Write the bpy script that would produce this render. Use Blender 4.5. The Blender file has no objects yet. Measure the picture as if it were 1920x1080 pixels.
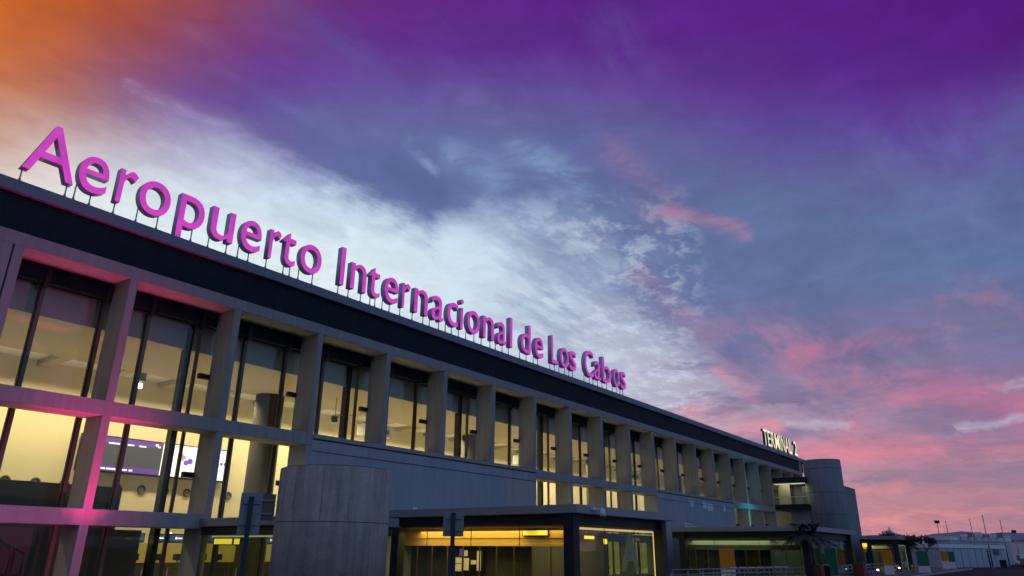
import bpy, bmesh, math, random
from mathutils import Vector, Matrix
random.seed(7)
R = math.radians
S = bpy.context.scene
COL = S.collection

# ------------------------------------------------------------------ camera
cam = bpy.data.cameras.new('camera'); cam.lens = 24.936; cam.sensor_width = 36; cam.clip_end = 9000; cam.clip_start = .05
camo = bpy.data.objects.new('camera', cam); COL.objects.link(camo)
CR, CU, CF = (0.595038, -0.803651, 0.008672), (-0.283637, -0.19989, 0.937867), (0.751984, 0.560526, 0.346887)
camo.matrix_world = Matrix(((CR[0], CU[0], -CF[0], 0), (CR[1], CU[1], -CF[1], -30.098), (CR[2], CU[2], -CF[2], 2.0), (0, 0, 0, 1)))
S.camera = camo

# ------------------------------------------------------------------ exposure
S.view_settings.view_transform = 'Standard'; S.view_settings.look = 'None'
S.view_settings.exposure = 0; S.view_settings.gamma = 1
S.cycles.max_bounces = 7; S.cycles.diffuse_bounces = 4; S.cycles.transparent_max_bounces = 16
S.cycles.sample_clamp_indirect = 3.0
try:
    S.cycles.use_denoising = True
except Exception: pass

def lin(c):
    return tuple((x / 255 / 12.92) if x / 255 < .04045 else ((x / 255 + .055) / 1.055) ** 2.4 for x in c) + (1,)

# ------------------------------------------------------------------ world: dusk sky, laid out by compass direction and height
SKY_EL = [0, 2.5, 5, 8, 11, 14, 17, 20, 23, 26, 29, 32, 35, 39, 43]
SKY_AZ = [-10, -5, 0, 5, 10, 15, 20, 25, 30, 35, 40, 45, 50, 55, 60, 65, 70, 75, 80]
PALE = [
    [(212,138,142),(212,138,142),(212,138,142),(214,139,142),(218,142,143),(221,145,144),(223,148,146),(224,151,149),(224,155,151),(225,159,154),(224,164,159),(223,170,165),(222,175,170),(222,175,170),(222,175,170),(222,175,170),(222,175,170),(222,175,170),(222,175,170)],
    [(178,125,144),(181,126,144),(183,127,144),(189,131,145),(196,136,146),(201,143,150),(206,150,156),(210,156,161),(212,162,165),(214,169,170),(215,176,176),(216,183,184),(218,190,191),(218,191,192),(217,192,194),(217,193,196),(216,195,198),(216,197,201),(215,200,205)],
    [(160,118,147),(161,119,147),(161,119,147),(166,124,148),(173,130,151),(180,141,158),(188,152,168),(194,163,176),(198,173,183),(202,183,190),(207,191,197),(212,200,205),(218,208,213),(218,209,214),(218,210,215),(219,212,217),(220,214,219),(220,217,221),(222,221,225)],
    [(146,115,149),(149,116,149),(151,116,149),(157,122,152),(163,127,155),(170,141,165),(178,156,176),(186,171,187),(192,184,198),(198,197,208),(206,207,215),(214,215,221),(221,223,227),(222,223,227),(222,224,228),(222,224,228),(222,225,229),(222,226,230),(222,227,231)],
    [(127,115,153),(132,114,152),(137,114,151),(150,122,155),(160,129,159),(167,145,172),(174,161,185),(182,176,196),(191,191,207),(201,205,218),(207,213,223),(213,219,227),(219,225,230),(221,227,231),(222,228,232),(222,228,232),(223,229,233),(223,230,232),(224,231,233)],
    [(113,115,157),(115,115,155),(120,116,155),(136,125,160),(149,132,164),(158,147,176),(165,162,189),(175,177,201),(187,193,212),(199,209,223),(207,217,229),(213,223,232),(220,229,235),(223,232,236),(225,234,236),(225,234,237),(225,234,236),(226,233,233),(226,233,233)],
    [(110,114,161),(111,115,159),(115,117,159),(127,126,164),(139,135,169),(146,148,179),(154,160,189),(165,175,201),(179,192,213),(193,208,225),(203,218,232),(212,225,235),(222,233,239),(226,237,240),(227,238,240),(226,237,239),(226,236,237),(227,233,232),(227,232,231)],
    [(110,111,164),(110,112,163),(113,117,163),(123,125,166),(133,133,171),(139,145,179),(145,157,188),(157,172,200),(174,190,214),(190,208,228),(202,219,234),(211,226,237),(221,234,239),(224,237,240),(225,237,240),(225,237,239),(225,234,236),(227,226,223),(228,221,216)],
    [(100,77,155),(106,98,161),(115,115,167),(124,124,170),(130,132,174),(133,142,180),(137,152,186),(150,168,199),(169,188,214),(188,208,229),(200,219,236),(207,225,237),(215,231,239),(217,232,239),(217,231,238),(217,230,236),(219,228,230),(224,213,206),(222,197,180)],
    [(91,44,142),(96,62,151),(106,90,160),(119,114,169),(128,130,175),(129,139,180),(129,146,184),(139,160,194),(153,176,207),(167,192,219),(178,203,226),(188,210,230),(198,218,235),(203,221,237),(205,221,235),(205,213,226),(206,199,203),(213,183,168),(211,162,124)],
    [(82,23,124),(87,35,135),(95,60,148),(108,93,162),(116,112,169),(120,124,174),(122,134,178),(129,147,187),(138,160,197),(147,172,207),(156,181,214),(166,187,218),(172,189,220),(178,191,221),(186,194,221),(186,179,206),(186,157,163),(193,135,101),(199,116,55)],
    [(80,18,122),(82,21,124),(84,32,129),(90,52,141),(100,78,153),(110,102,164),(115,119,170),(119,128,176),(124,136,184),(129,144,191),(134,149,196),(138,151,198),(140,150,198),(149,153,199),(161,151,195),(157,126,156),(167,105,101),(186,100,54),(202,102,30)],
    [(80,18,122),(80,18,122),(83,23,127),(86,33,132),(90,47,138),(98,68,148),(107,87,157),(113,101,165),(116,112,173),(120,120,179),(123,123,181),(125,120,179),(127,112,174),(129,102,167),(131,87,147),(142,80,103),(164,82,62),(188,90,32),(205,100,22)],
    [(80,18,122),(81,19,123),(82,20,124),(84,22,126),(85,25,128),(87,32,133),(90,40,138),(95,50,143),(100,57,148),(104,62,151),(106,62,150),(106,59,145),(104,54,137),(108,50,123),(124,52,94),(148,63,68),(168,76,49),(185,86,32),(202,98,23)],
    [(80,18,122),(81,19,123),(83,21,125),(84,22,126),(85,23,127),(85,24,129),(86,25,130),(87,26,130),(87,26,130),(88,27,130),(90,29,128),(94,31,124),(99,34,121),(105,38,114),(124,48,91),(144,60,71),(164,73,53),(180,83,36),(197,95,26)],
]
CLOUD = [
    [(212,138,142),(212,138,142),(212,138,142),(214,139,142),(217,141,142),(219,143,143),(221,146,145),(222,149,146),(223,151,148),(225,154,150),(224,159,154),(223,165,160),(222,170,165),(222,170,165),(222,170,165),(222,170,165),(222,170,165),(222,170,165),(222,170,165)],
    [(175,125,143),(179,126,143),(181,127,143),(187,130,144),(194,134,145),(199,139,148),(202,143,152),(205,148,155),(208,153,160),(211,159,164),(212,164,169),(212,170,175),(212,176,180),(211,176,181),(210,177,182),(210,177,183),(208,178,185),(207,179,187),(205,180,190)],
    [(154,117,146),(156,117,145),(157,118,145),(161,121,146),(167,124,148),(173,131,152),(178,138,158),(183,145,164),(188,154,172),(192,162,179),(195,169,184),(197,176,189),(200,182,194),(199,182,194),(198,182,195),(197,183,196),(195,183,197),(193,184,198),(191,185,199)],
    [(135,112,149),(139,113,148),(142,114,148),(146,115,148),(149,116,148),(153,122,153),(158,129,158),(163,137,165),(168,148,174),(173,159,183),(177,167,189),(180,173,193),(182,178,196),(183,180,197),(182,180,197),(179,178,196),(176,176,195),(172,173,194),(167,170,192)],
    [(114,109,151),(120,109,151),(125,110,150),(130,111,150),(134,113,150),(135,117,153),(136,121,157),(139,127,161),(142,134,167),(146,140,173),(148,145,176),(150,148,177),(151,150,178),(161,163,188),(162,167,191),(160,165,190),(160,165,190),(160,166,190),(160,167,190)],
    [(98,110,155),(101,108,152),(106,108,152),(112,110,151),(117,111,151),(118,114,153),(119,116,156),(120,120,159),(122,124,162),(125,127,165),(127,130,167),(129,132,168),(130,134,169),(150,156,183),(160,167,190),(160,167,190),(160,168,190),(161,169,191),(166,173,193)],
    [(90,114,160),(92,114,158),(96,112,156),(99,110,153),(101,110,152),(103,112,154),(104,113,155),(106,116,157),(109,118,160),(111,121,162),(113,123,163),(114,124,164),(115,125,165),(141,150,180),(151,161,186),(149,159,186),(157,165,191),(175,181,198),(181,185,199)],
    [(94,107,158),(92,110,159),(91,112,158),(90,112,155),(93,110,152),(95,111,154),(97,112,155),(99,114,157),(101,115,159),(103,117,160),(104,118,161),(105,118,162),(105,119,162),(115,128,168),(120,134,173),(125,139,177),(154,161,190),(188,184,195),(196,185,192)],
    [(94,72,152),(94,94,156),(93,106,156),(92,107,153),(91,108,151),(92,110,153),(92,111,154),(93,112,156),(95,113,158),(97,114,160),(98,114,160),(98,114,160),(97,112,159),(101,114,161),(112,121,167),(133,136,179),(164,161,189),(195,176,179),(203,166,150)],
    [(88,39,137),(94,57,149),(93,76,152),(92,91,151),(92,101,150),(93,107,151),(93,108,152),(95,110,155),(96,112,159),(98,114,162),(97,113,161),(95,110,159),(91,106,155),(98,108,157),(113,115,165),(133,123,173),(153,133,167),(188,145,135),(203,140,98)],
    [(82,23,124),(85,32,131),(89,47,142),(91,62,148),(91,77,149),(93,89,150),(94,98,151),(95,104,154),(97,108,158),(98,112,162),(97,111,161),(94,107,158),(93,104,155),(98,103,157),(106,101,159),(118,95,158),(140,100,140),(179,113,95),(198,113,52)],
    [(80,18,122),(81,21,123),(84,28,129),(87,40,137),(89,54,142),(92,69,146),(94,82,150),(95,92,152),(96,99,155),(98,105,158),(98,106,159),(97,105,158),(98,104,158),(99,96,156),(101,77,151),(112,71,141),(143,80,105),(181,94,57),(202,102,30)],
    [(80,18,122),(80,18,122),(83,22,126),(85,28,131),(86,33,134),(89,43,136),(91,55,138),(94,66,143),(96,75,147),(98,82,150),(99,84,151),(98,81,150),(98,75,149),(98,63,146),(103,55,140),(124,62,110),(159,74,66),(188,89,32),(205,100,22)],
    [(80,18,122),(81,19,123),(82,20,124),(84,22,126),(85,24,128),(86,28,131),(88,32,134),(89,34,135),(90,37,136),(91,38,138),(92,40,138),(94,41,137),(96,41,135),(102,43,126),(121,49,98),(148,63,68),(168,76,49),(185,86,32),(202,98,23)],
    [(80,18,122),(81,19,123),(83,21,125),(84,22,126),(85,23,127),(85,24,129),(86,25,130),(87,26,130),(87,26,130),(88,27,130),(90,29,128),(94,31,124),(99,34,121),(105,38,114),(124,48,91),(144,60,71),(164,73,53),(180,83,36),(197,95,26)],
]
EDGE = [(18.09, 11.11), (19.83, 13.86), (23.36, 16.78), (25.8, 19.45), (27.87, 23.18), (31.04, 24.9), (34.85, 26.3), (39.75, 26.6), (41.63, 25.8), (43.91, 24.4), (47.25, 25.41), (50.13, 26.27), (55.8, 26.78), (62.12, 27.92), (67.19, 28.5), (70.99, 28.16), (75.37, 25.8), (76.95, 24.35)]
BACK = (124, 154, 194)      # open dusk sky behind the camera
BACKW = (108, 114, 146)     # and to the left of it
world = bpy.data.worlds.new("World"); S.world = world; world.use_nodes = True
wt = world.node_tree; wt.nodes.clear()
class G:
    """small node-graph helper"""
    def __init__(s, nt): s.nt = nt
    def n(s, t, **k):
        x = s.nt.nodes.new(t)
        for a, b in k.items(): setattr(x, a, b)
        return x
    def put(s, sock, v):
        if hasattr(v, 'is_output'): s.nt.links.new(v, sock)
        elif v is not None: sock.default_value = v
    def m(s, op, a, b=None, c=None, clamp=False):
        x = s.n('ShaderNodeMath', operation=op, use_clamp=clamp)
        s.put(x.inputs[0], a); s.put(x.inputs[1], b)
        if c is not None: s.put(x.inputs[2], c)
        return x.outputs[0]
    def ss(s, v, a, b, lo=0., hi=1.):
        x = s.n('ShaderNodeMapRange', interpolation_type='SMOOTHSTEP')
        s.put(x.inputs[0], v); s.put(x.inputs[1], a); s.put(x.inputs[2], b); s.put(x.inputs[3], lo); s.put(x.inputs[4], hi)
        return x.outputs[0]
    def mix(s, f, a, b, blend='MIX'):
        x = s.n('ShaderNodeMix', data_type='RGBA', blend_type=blend)
        s.put(x.inputs[0], f); s.put(x.inputs[6], a); s.put(x.inputs[7], b)
        return x.outputs[2]
    def noise(s, vec, scale, detail=4, rough=.5, dist=0.):
        x = s.n('ShaderNodeTexNoise'); s.put(x.inputs['Vector'], vec)
        x.inputs['Scale'].default_value = scale; x.inputs['Detail'].default_value = detail
        x.inputs['Roughness'].default_value = rough; x.inputs['Distortion'].default_value = dist
        return x
    def comb(s, a, b, c=0.):
        x = s.n('ShaderNodeCombineXYZ'); s.put(x.inputs[0], a); s.put(x.inputs[1], b); s.put(x.inputs[2], c); return x.outputs[0]
    def sep(s, v):
        x = s.n('ShaderNodeSeparateXYZ'); s.put(x.inputs[0], v); return x.outputs
g = G(wt)
dirv = g.sep(g.n('ShaderNodeTexCoord').outputs['Generated'])
az0 = g.m('MULTIPLY', g.m('ARCTAN2', dirv[1], dirv[0]), 57.29578)
el0 = g.m('MULTIPLY', g.m('ARCSINE', dirv[2]), 57.29578)
# cloud-deck plane coordinates
zz = g.m('MAXIMUM', g.m('ADD', dirv[2], .12), .05)
px_, py_ = g.m('DIVIDE', dirv[0], zz), g.m('DIVIDE', dirv[1], zz)
deck = g.comb(px_, py_)
streak = g.comb(g.m('MULTIPLY', px_, .45), g.m('MULTIPLY', py_, 1.7))
n1 = g.noise(streak, 1.0, 6, .6, .2); n2 = g.noise(streak, 3.5, 9, .64, .15)
n1s = g.sep(n1.outputs['Color']); n2s = g.sep(n2.outputs['Color'])
def warp(base, i, a1, a2):
    d = g.m('ADD', g.m('MULTIPLY', g.m('SUBTRACT', n1s[i], .5), a1), g.m('MULTIPLY', g.m('SUBTRACT', n2s[i], .5), a2))
    return g.m('ADD', base, d)
az = warp(az0, 0, 3, 5)
damp = g.ss(el0, 0., 20., .25, 1.)
el = g.m('ADD', el0, g.m('MULTIPLY', g.m('SUBTRACT', warp(el0, 1, 2, 3.5), el0), damp))
u = g.m('DIVIDE', g.m('ADD', az, 180), 360)
def grid(table, u, el):
    rows = []
    for row in table:
        cr = g.n('ShaderNodeValToRGB'); cr.color_ramp.interpolation = 'LINEAR'
        st = [(-180, BACKW), (-130, BACK), (-55, BACK)] + list(zip(SKY_AZ, row)) + [(97, BACKW), (180, BACKW)]
        els_ = cr.color_ramp.elements
        while len(els_) > 1: els_.remove(els_[-1])
        els_[0].position = 0; els_[0].color = lin(st[0][1])
        for a, c in st[1:]:
            e = els_.new((a + 180) / 360); e.color = lin(c)
        g.put(cr.inputs[0], u); rows.append(cr.outputs[0])
    col = rows[0]
    for i in range(1, len(rows)):
        f = g.m('DIVIDE', g.m('SUBTRACT', el, SKY_EL[i - 1]), SKY_EL[i] - SKY_EL[i - 1], clamp=True)
        col = g.mix(f, col, rows[i])
    return col
# the ragged lower edge of the cloud bank: its height as a function of azimuth
cre = g.n('ShaderNodeValToRGB'); ee = cre.color_ramp.elements
while len(ee) > 1: ee.remove(ee[-1])
ee[0].position = 0; ee[0].color = (.2, .2, .2, 1)
for a, e_ in EDGE:
    x_ = ee.new((a + 10) / 100); x_.color = (e_ / 60,) * 3 + (1,)
nE1 = g.noise(streak, 2.6, 9, .64, .2); nE2 = g.noise(deck, 5.0, 9, .66, .15)
nE1s = g.sep(nE1.outputs['Color']); nE2s = g.sep(nE2.outputs['Color'])
aze = g.m('ADD', az0, g.m('ADD', g.m('MULTIPLY', g.m('SUBTRACT', nE1s[0], .5), 9.), g.m('MULTIPLY', g.m('SUBTRACT', nE2s[0], .5), 6.)))
ele = g.m('ADD', el0, g.m('ADD', g.m('MULTIPLY', g.m('SUBTRACT', nE1s[1], .5), 7.), g.m('MULTIPLY', g.m('SUBTRACT', nE2s[1], .5), 6.)))
g.put(cre.inputs[0], g.m('DIVIDE', g.m('ADD', aze, 10), 100))
edgeh = g.m('MULTIPLY', g.sep(cre.outputs[0])[0], 60)
dlt = g.m('SUBTRACT', ele, edgeh)
soft = g.m('ADD', g.ss(az0, 28., 50., 3.6, 2.0), g.ss(az0, 52., 64., 0., 3.))
emask = g.ss(g.m('DIVIDE', dlt, soft), -1., 1.)
col = g.mix(emask, grid(PALE, u, el), grid(CLOUD, u, el))
col = g.mix(g.ss(el, 46., 75.), col, lin((92, 78, 150)))
# broken streaks of grey and pink woven through the lower right, pale ripples in the middle
nA = g.noise(streak, 1.9, 9, .64, .25); nB = g.noise(g.comb(g.m('MULTIPLY', px_, .5), g.m('MULTIPLY', py_, 1.5), 7.3), 1.7, 9, .66, .25)
def region(az_a, az_b, s1, el_a, el_b, s2):
    a = g.m('MULTIPLY', g.ss(az0, az_a - s1, az_a), g.ss(az0, az_b, az_b + s1, 1., 0.))
    b = g.m('MULTIPLY', g.ss(el0, el_a - s2, el_a), g.ss(el0, el_b, el_b + s2, 1., 0.))
    return g.m('MULTIPLY', a, b)
def weave(col, reg, nz, lo, hi, c, k):
    return g.mix(g.m('MULTIPLY', g.m('MULTIPLY', reg, g.ss(nz.outputs[0], lo, hi)), k), col, lin(c))
nC = g.noise(g.comb(g.m('MULTIPLY', az0, .035), g.m('MULTIPLY', g.m('ADD', el0, g.m('MULTIPLY', nA.outputs[0], 2.)), .30)), 1.6, 9, .62, .5)
nD = g.noise(g.comb(g.m('MULTIPLY', az0, .04), g.m('MULTIPLY', g.m('ADD', el0, g.m('MULTIPLY', nB.outputs[0], 2.)), .26), 4.2), 2.0, 9, .64, .6)
nE = g.noise(g.comb(px_, g.m('MULTIPLY', py_, 1.3)), 9., 9, .66, .2)
r_low = region(-30, 22, 6, 9, 15, 4)
r_hor = region(-30, 34, 8, .5, 9, 3)
col = weave(col, r_hor, nC, .44, .6, (142, 119, 146), .75)
col = weave(col, r_hor, nD, .52, .68, (226, 142, 146), .6)
col = weave(col, r_low, nC, .45, .6, (120, 112, 150), .75)
col = weave(col, r_low, nA, .50, .64, (112, 108, 150), .6)
col = weave(col, r_low, nB, .52, .68, (212, 125, 150), .5)
r_mid = region(-30, 32, 8, 14, 27, 5)
col = weave(col, r_mid, nA, .48, .66, (76, 88, 136), .3)
col = weave(col, r_mid, nB, .52, .68, (112, 126, 172), .25)
r_edge = region(24, 36, 5, 9, 24, 5)
col = weave(col, r_edge, nE, .46, .62, (212, 220, 234), .45)
col = weave(col, r_edge, nA, .5, .64, (128, 138, 176), .45)
r_top = region(28, 62, 8, 31, 40, 3)
col = weave(col, r_top, nA, .46, .62, (84, 84, 150), .35)
col = weave(col, r_top, nB, .5, .66, (122, 112, 176), .2)
# separate cloud bodies: capsules in (azimuth, height) with ragged edges
n3 = g.noise(g.comb(g.m('MULTIPLY', az0, .055), g.m('MULTIPLY', el0, .16)), 2.2, 8, .66, .8)
n4 = g.noise(g.comb(g.m('MULTIPLY', px_, 1.), g.m('MULTIPLY', py_, 1.)), 9, 6, .65, .5)
azc = warp(az0, 2, 3, 4.0)
elc = g.m('ADD', el0, g.m('MULTIPLY', g.m('SUBTRACT', warp(el0, 0, 2.2, 2.6), el0), g.ss(el0, 0., 20., .4, 1.)))
def cloud(col, a, b, w, color, k=1., tex=.9, sharp=.3):
    dx, dy = b[0] - a[0], b[1] - a[1]; L = dx * dx + dy * dy
    qx, qy = g.m('SUBTRACT', azc, a[0]), g.m('SUBTRACT', elc, a[1])
    t = g.m('DIVIDE', g.m('ADD', g.m('MULTIPLY', qx, dx), g.m('MULTIPLY', qy, dy)), L, clamp=True)
    rx = g.m('SUBTRACT', qx, g.m('MULTIPLY', t, dx)); ry = g.m('SUBTRACT', qy, g.m('MULTIPLY', t, dy))
    dd = g.m('SQRT', g.m('ADD', g.m('MULTIPLY', rx, rx), g.m('MULTIPLY', ry, ry)))
    mk = g.ss(dd, 0., w, 1., 0.)
    tx = g.ss(n3.outputs[0], .38, .62)
    tt = g.m('ADD', g.m('MULTIPLY', tx, tex), 1 - tex)
    f = g.m('MULTIPLY', g.m('MULTIPLY', mk, tt), k, clamp=True)
    return g.mix(f, col, lin(color))
for a, b, w, c_, k, tex in (
    ((54.1, 31.2), (45.5, 28.8), 3.2, (88, 98, 152), .7, .7),
    ((47.5, 29.2), (43.2, 27.4), 1.8, (78, 96, 142), .8, .6),
    ((69.5, 31.2), (56.5, 29.2), .8, (180, 160, 205), .35, .9),
    ((46.2, 31.5), (43.8, 29.2), .8, (150, 175, 215), .4, .95),
    ((42.0, 30.5), (38.0, 29.0), 2.2, (132, 160, 200), .5, .8),
    ((41.0, 34.5), (37.0, 33.0), 2.2, (118, 110, 172), .5, .9),
    ((36.8, 31.4), (30.5, 28.8), 2.0, (140, 170, 206), .45, .9),
    ((27.5, 30.9), (23.2, 25.8), 2.6, (146, 112, 150), .6, .75),
    ((23.2, 25.8), (16.4, 23.4), 1.2, (162, 120, 152), .75, .7),
    ((25.8, 20.9), (20.6, 15.5), 2.0, (150, 125, 160), .6, .7),
    ((19.6, 12.8), (17.3, 11.2), 1.2, (216, 135, 158), .7, .8),
    ((14.7, 14.3), (5.9, 14.4), 1.1, (190, 112, 145), .7, .9),
    ((14.0, 13.4), (7.2, 10.7), 2.4, (184, 115, 146), .6, .9),
    ((5.9, 10.8), (1.2, 9.2), 2.2, (185, 105, 145), .8, .6),
    ((22.7, 9.9), (16.5, 8.9), 1.3, (220, 140, 160), .8, .6),
    ((14.8, 7.0), (6.6, 6.7), 1.4, (218, 128, 148), .9, .5),
    ((5.3, 6.8), (1.1, 6.7), .9, (205, 122, 148), .6, .8),
    ((11.0, 4.0), (8.2, 4.6), .7, (225, 140, 145), .7, .6),
    ((4.5, 8.0), (.8, 8.5), .5, (200, 190, 210), .6, .85),
    ((1.4, 10.6), (-.5, 11.2), .5, (180, 185, 205), .6, .8),
    ((15.3, 9.2), (11.0, 8.6), .4, (200, 190, 206), .4, .95),
    ((56.9, 24.7), (51.5, 23.7), 1.3, (175, 192, 208), .7, .8),
):
    col = cloud(col, a, b, w, c_, k, tex)
# fine mottling of the cloud deck
mot = g.ss(n3.outputs[0], .3, .7, .93, 1.07)
mot2 = g.ss(n4.outputs[0], .3, .7, .95, 1.05)
mm = g.m('MULTIPLY', mot, mot2)
col = g.mix(1., col, g.comb(mm, mm, mm), 'MULTIPLY')
# dark low band added to the unseen sky to dim the glass reflections
bk = g.m('MAXIMUM', g.ss(az0, -50., -80.), g.ss(az0, 120., 150.))
col = g.mix(g.m('MULTIPLY', bk, g.ss(el0, 14., 3.)), col, lin((58, 68, 94)))
# below the horizon: dim ground bounce
col = g.mix(g.ss(el0, -1.5, -.3, 1., 0.), col, lin((60, 62, 80)))
bg = g.n('ShaderNodeBackground'); g.put(bg.inputs[0], col); bg.inputs[1].default_value = 1.0
sky = g.n('ShaderNodeTexSky'); sky.sky_type = 'NISHITA'; sky.sun_disc = False
sky.sun_elevation = R(0.5); sky.sun_rotation = R(30); sky.air_density = 1.; sky.ozone_density = 2.
bg2 = g.n('ShaderNodeBackground'); g.put(bg2.inputs[0], sky.outputs[0]); bg2.inputs[1].default_value = 0.02
add = g.n('ShaderNodeAddShader'); wt.links.new(bg.outputs[0], add.inputs[0]); wt.links.new(bg2.outputs[0], add.inputs[1])
out = g.n('ShaderNodeOutputWorld'); wt.links.new(bg.outputs[0], out.inputs[0])
wt.links.new(add.outputs[0], out.inputs[0])
# the last of the sun, from behind the building on the left, very weak and soft
sl = bpy.data.lights.new('sun', 'SUN'); sl.energy = .12; sl.angle = R(15); sl.color = (1, .8, .72)
so = bpy.data.objects.new('sun', sl); COL.objects.link(so)
so.rotation_euler = Vector((-math.cos(R(60)), -math.sin(R(60)), -.08)).to_track_quat('-Z', 'Y').to_euler()

# ------------------------------------------------------------------ materials
MATS = {}
def pmat(name, color, rough=.7, metal=0., var=.12, scale=3., bump=.0, emit=None, es=0., streak=0., spec=.5, obj=True):
    if name in MATS: return MATS[name]
    m = bpy.data.materials.new(name); m.use_nodes = True; nt = m.node_tree; k = G(nt)
    b = nt.nodes['Principled BSDF']
    tc = k.n('ShaderNodeTexCoord').outputs['Object']
    na = k.noise(tc, scale, 5, .6); nb = k.noise(tc, scale * 7, 3, .6)
    v = k.m('ADD', k.m('MULTIPLY', k.m('SUBTRACT', na.outputs[0], .5), 2 * var), k.m('MULTIPLY', k.m('SUBTRACT', nb.outputs[0], .5), var))
    v = k.m('ADD', v, 1.)
    if streak:
        s3 = k.sep(tc)
        sv = k.noise(k.comb(k.m('MULTIPLY', s3[0], 1.6), k.m('MULTIPLY', s3[1], 1.6), k.m('MULTIPLY', s3[2], .12)), 2.2, 5, .65)
        v = k.m('MULTIPLY', v, k.ss(sv.outputs[0], .35, .65, 1 - streak, 1 + streak * .5))
    c = k.mix(1., color if len(color) == 4 else tuple(color) + (1,), k.comb(v, v, v), 'MULTIPLY')
    k.put(b.inputs['Base Color'], c)
    k.put(b.inputs['Roughness'], k.ss(nb.outputs[0], .2, .8, max(.02, rough - .08), min(1, rough + .08)))
    b.inputs['Metallic'].default_value = metal; b.inputs['Specular IOR Level'].default_value = spec
    if bump:
        bp = k.n('ShaderNodeBump'); bp.inputs['Strength'].default_value = bump; bp.inputs['Distance'].default_value = .02
        k.put(bp.inputs['Height'], nb.outputs[0]); nt.links.new(bp.outputs[0], b.inputs['Normal'])
    if emit:
        b.inputs['Emission Color'].default_value = tuple(emit) + (1,); b.inputs['Emission Strength'].default_value = es
    MATS[name] = m; return m
def glassmat(name, tint=(.93, .96, .94), refl=1.0, base=.03):
    m = bpy.data.materials.new(name); m.use_nodes = True; nt = m.node_tree; nt.nodes.clear(); k = G(nt)
    tr = k.n('ShaderNodeBsdfTransparent'); tr.inputs[0].default_value = tint + (1,)
    gl = k.n('ShaderNodeBsdfGlossy'); gl.inputs['Roughness'].default_value = .02; gl.inputs[0].default_value = (1, 1, 1, 1)
    tc = k.n('ShaderNodeTexCoord').outputs['Object']; nz = k.noise(tc, .6, 2)
    bp = k.n('ShaderNodeBump'); bp.inputs['Strength'].default_value = .06; bp.inputs['Distance'].default_value = .05
    k.put(bp.inputs['Height'], nz.outputs[0]); nt.links.new(bp.outputs[0], gl.inputs['Normal'])
    lw = k.n('ShaderNodeLayerWeight'); lw.inputs[0].default_value = .5
    f5 = k.m('POWER', lw.outputs['Facing'], 5.)
    mx = k.n('ShaderNodeMixShader'); k.put(mx.inputs[0], k.m('ADD', k.m('MULTIPLY', f5, refl), base, clamp=True))
    nt.links.new(tr.outputs[0], mx.inputs[1]); nt.links.new(gl.outputs[0], mx.inputs[2])
    o = k.n('ShaderNodeOutputMaterial'); nt.links.new(mx.outputs[0], o.inputs[0]); return m
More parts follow.
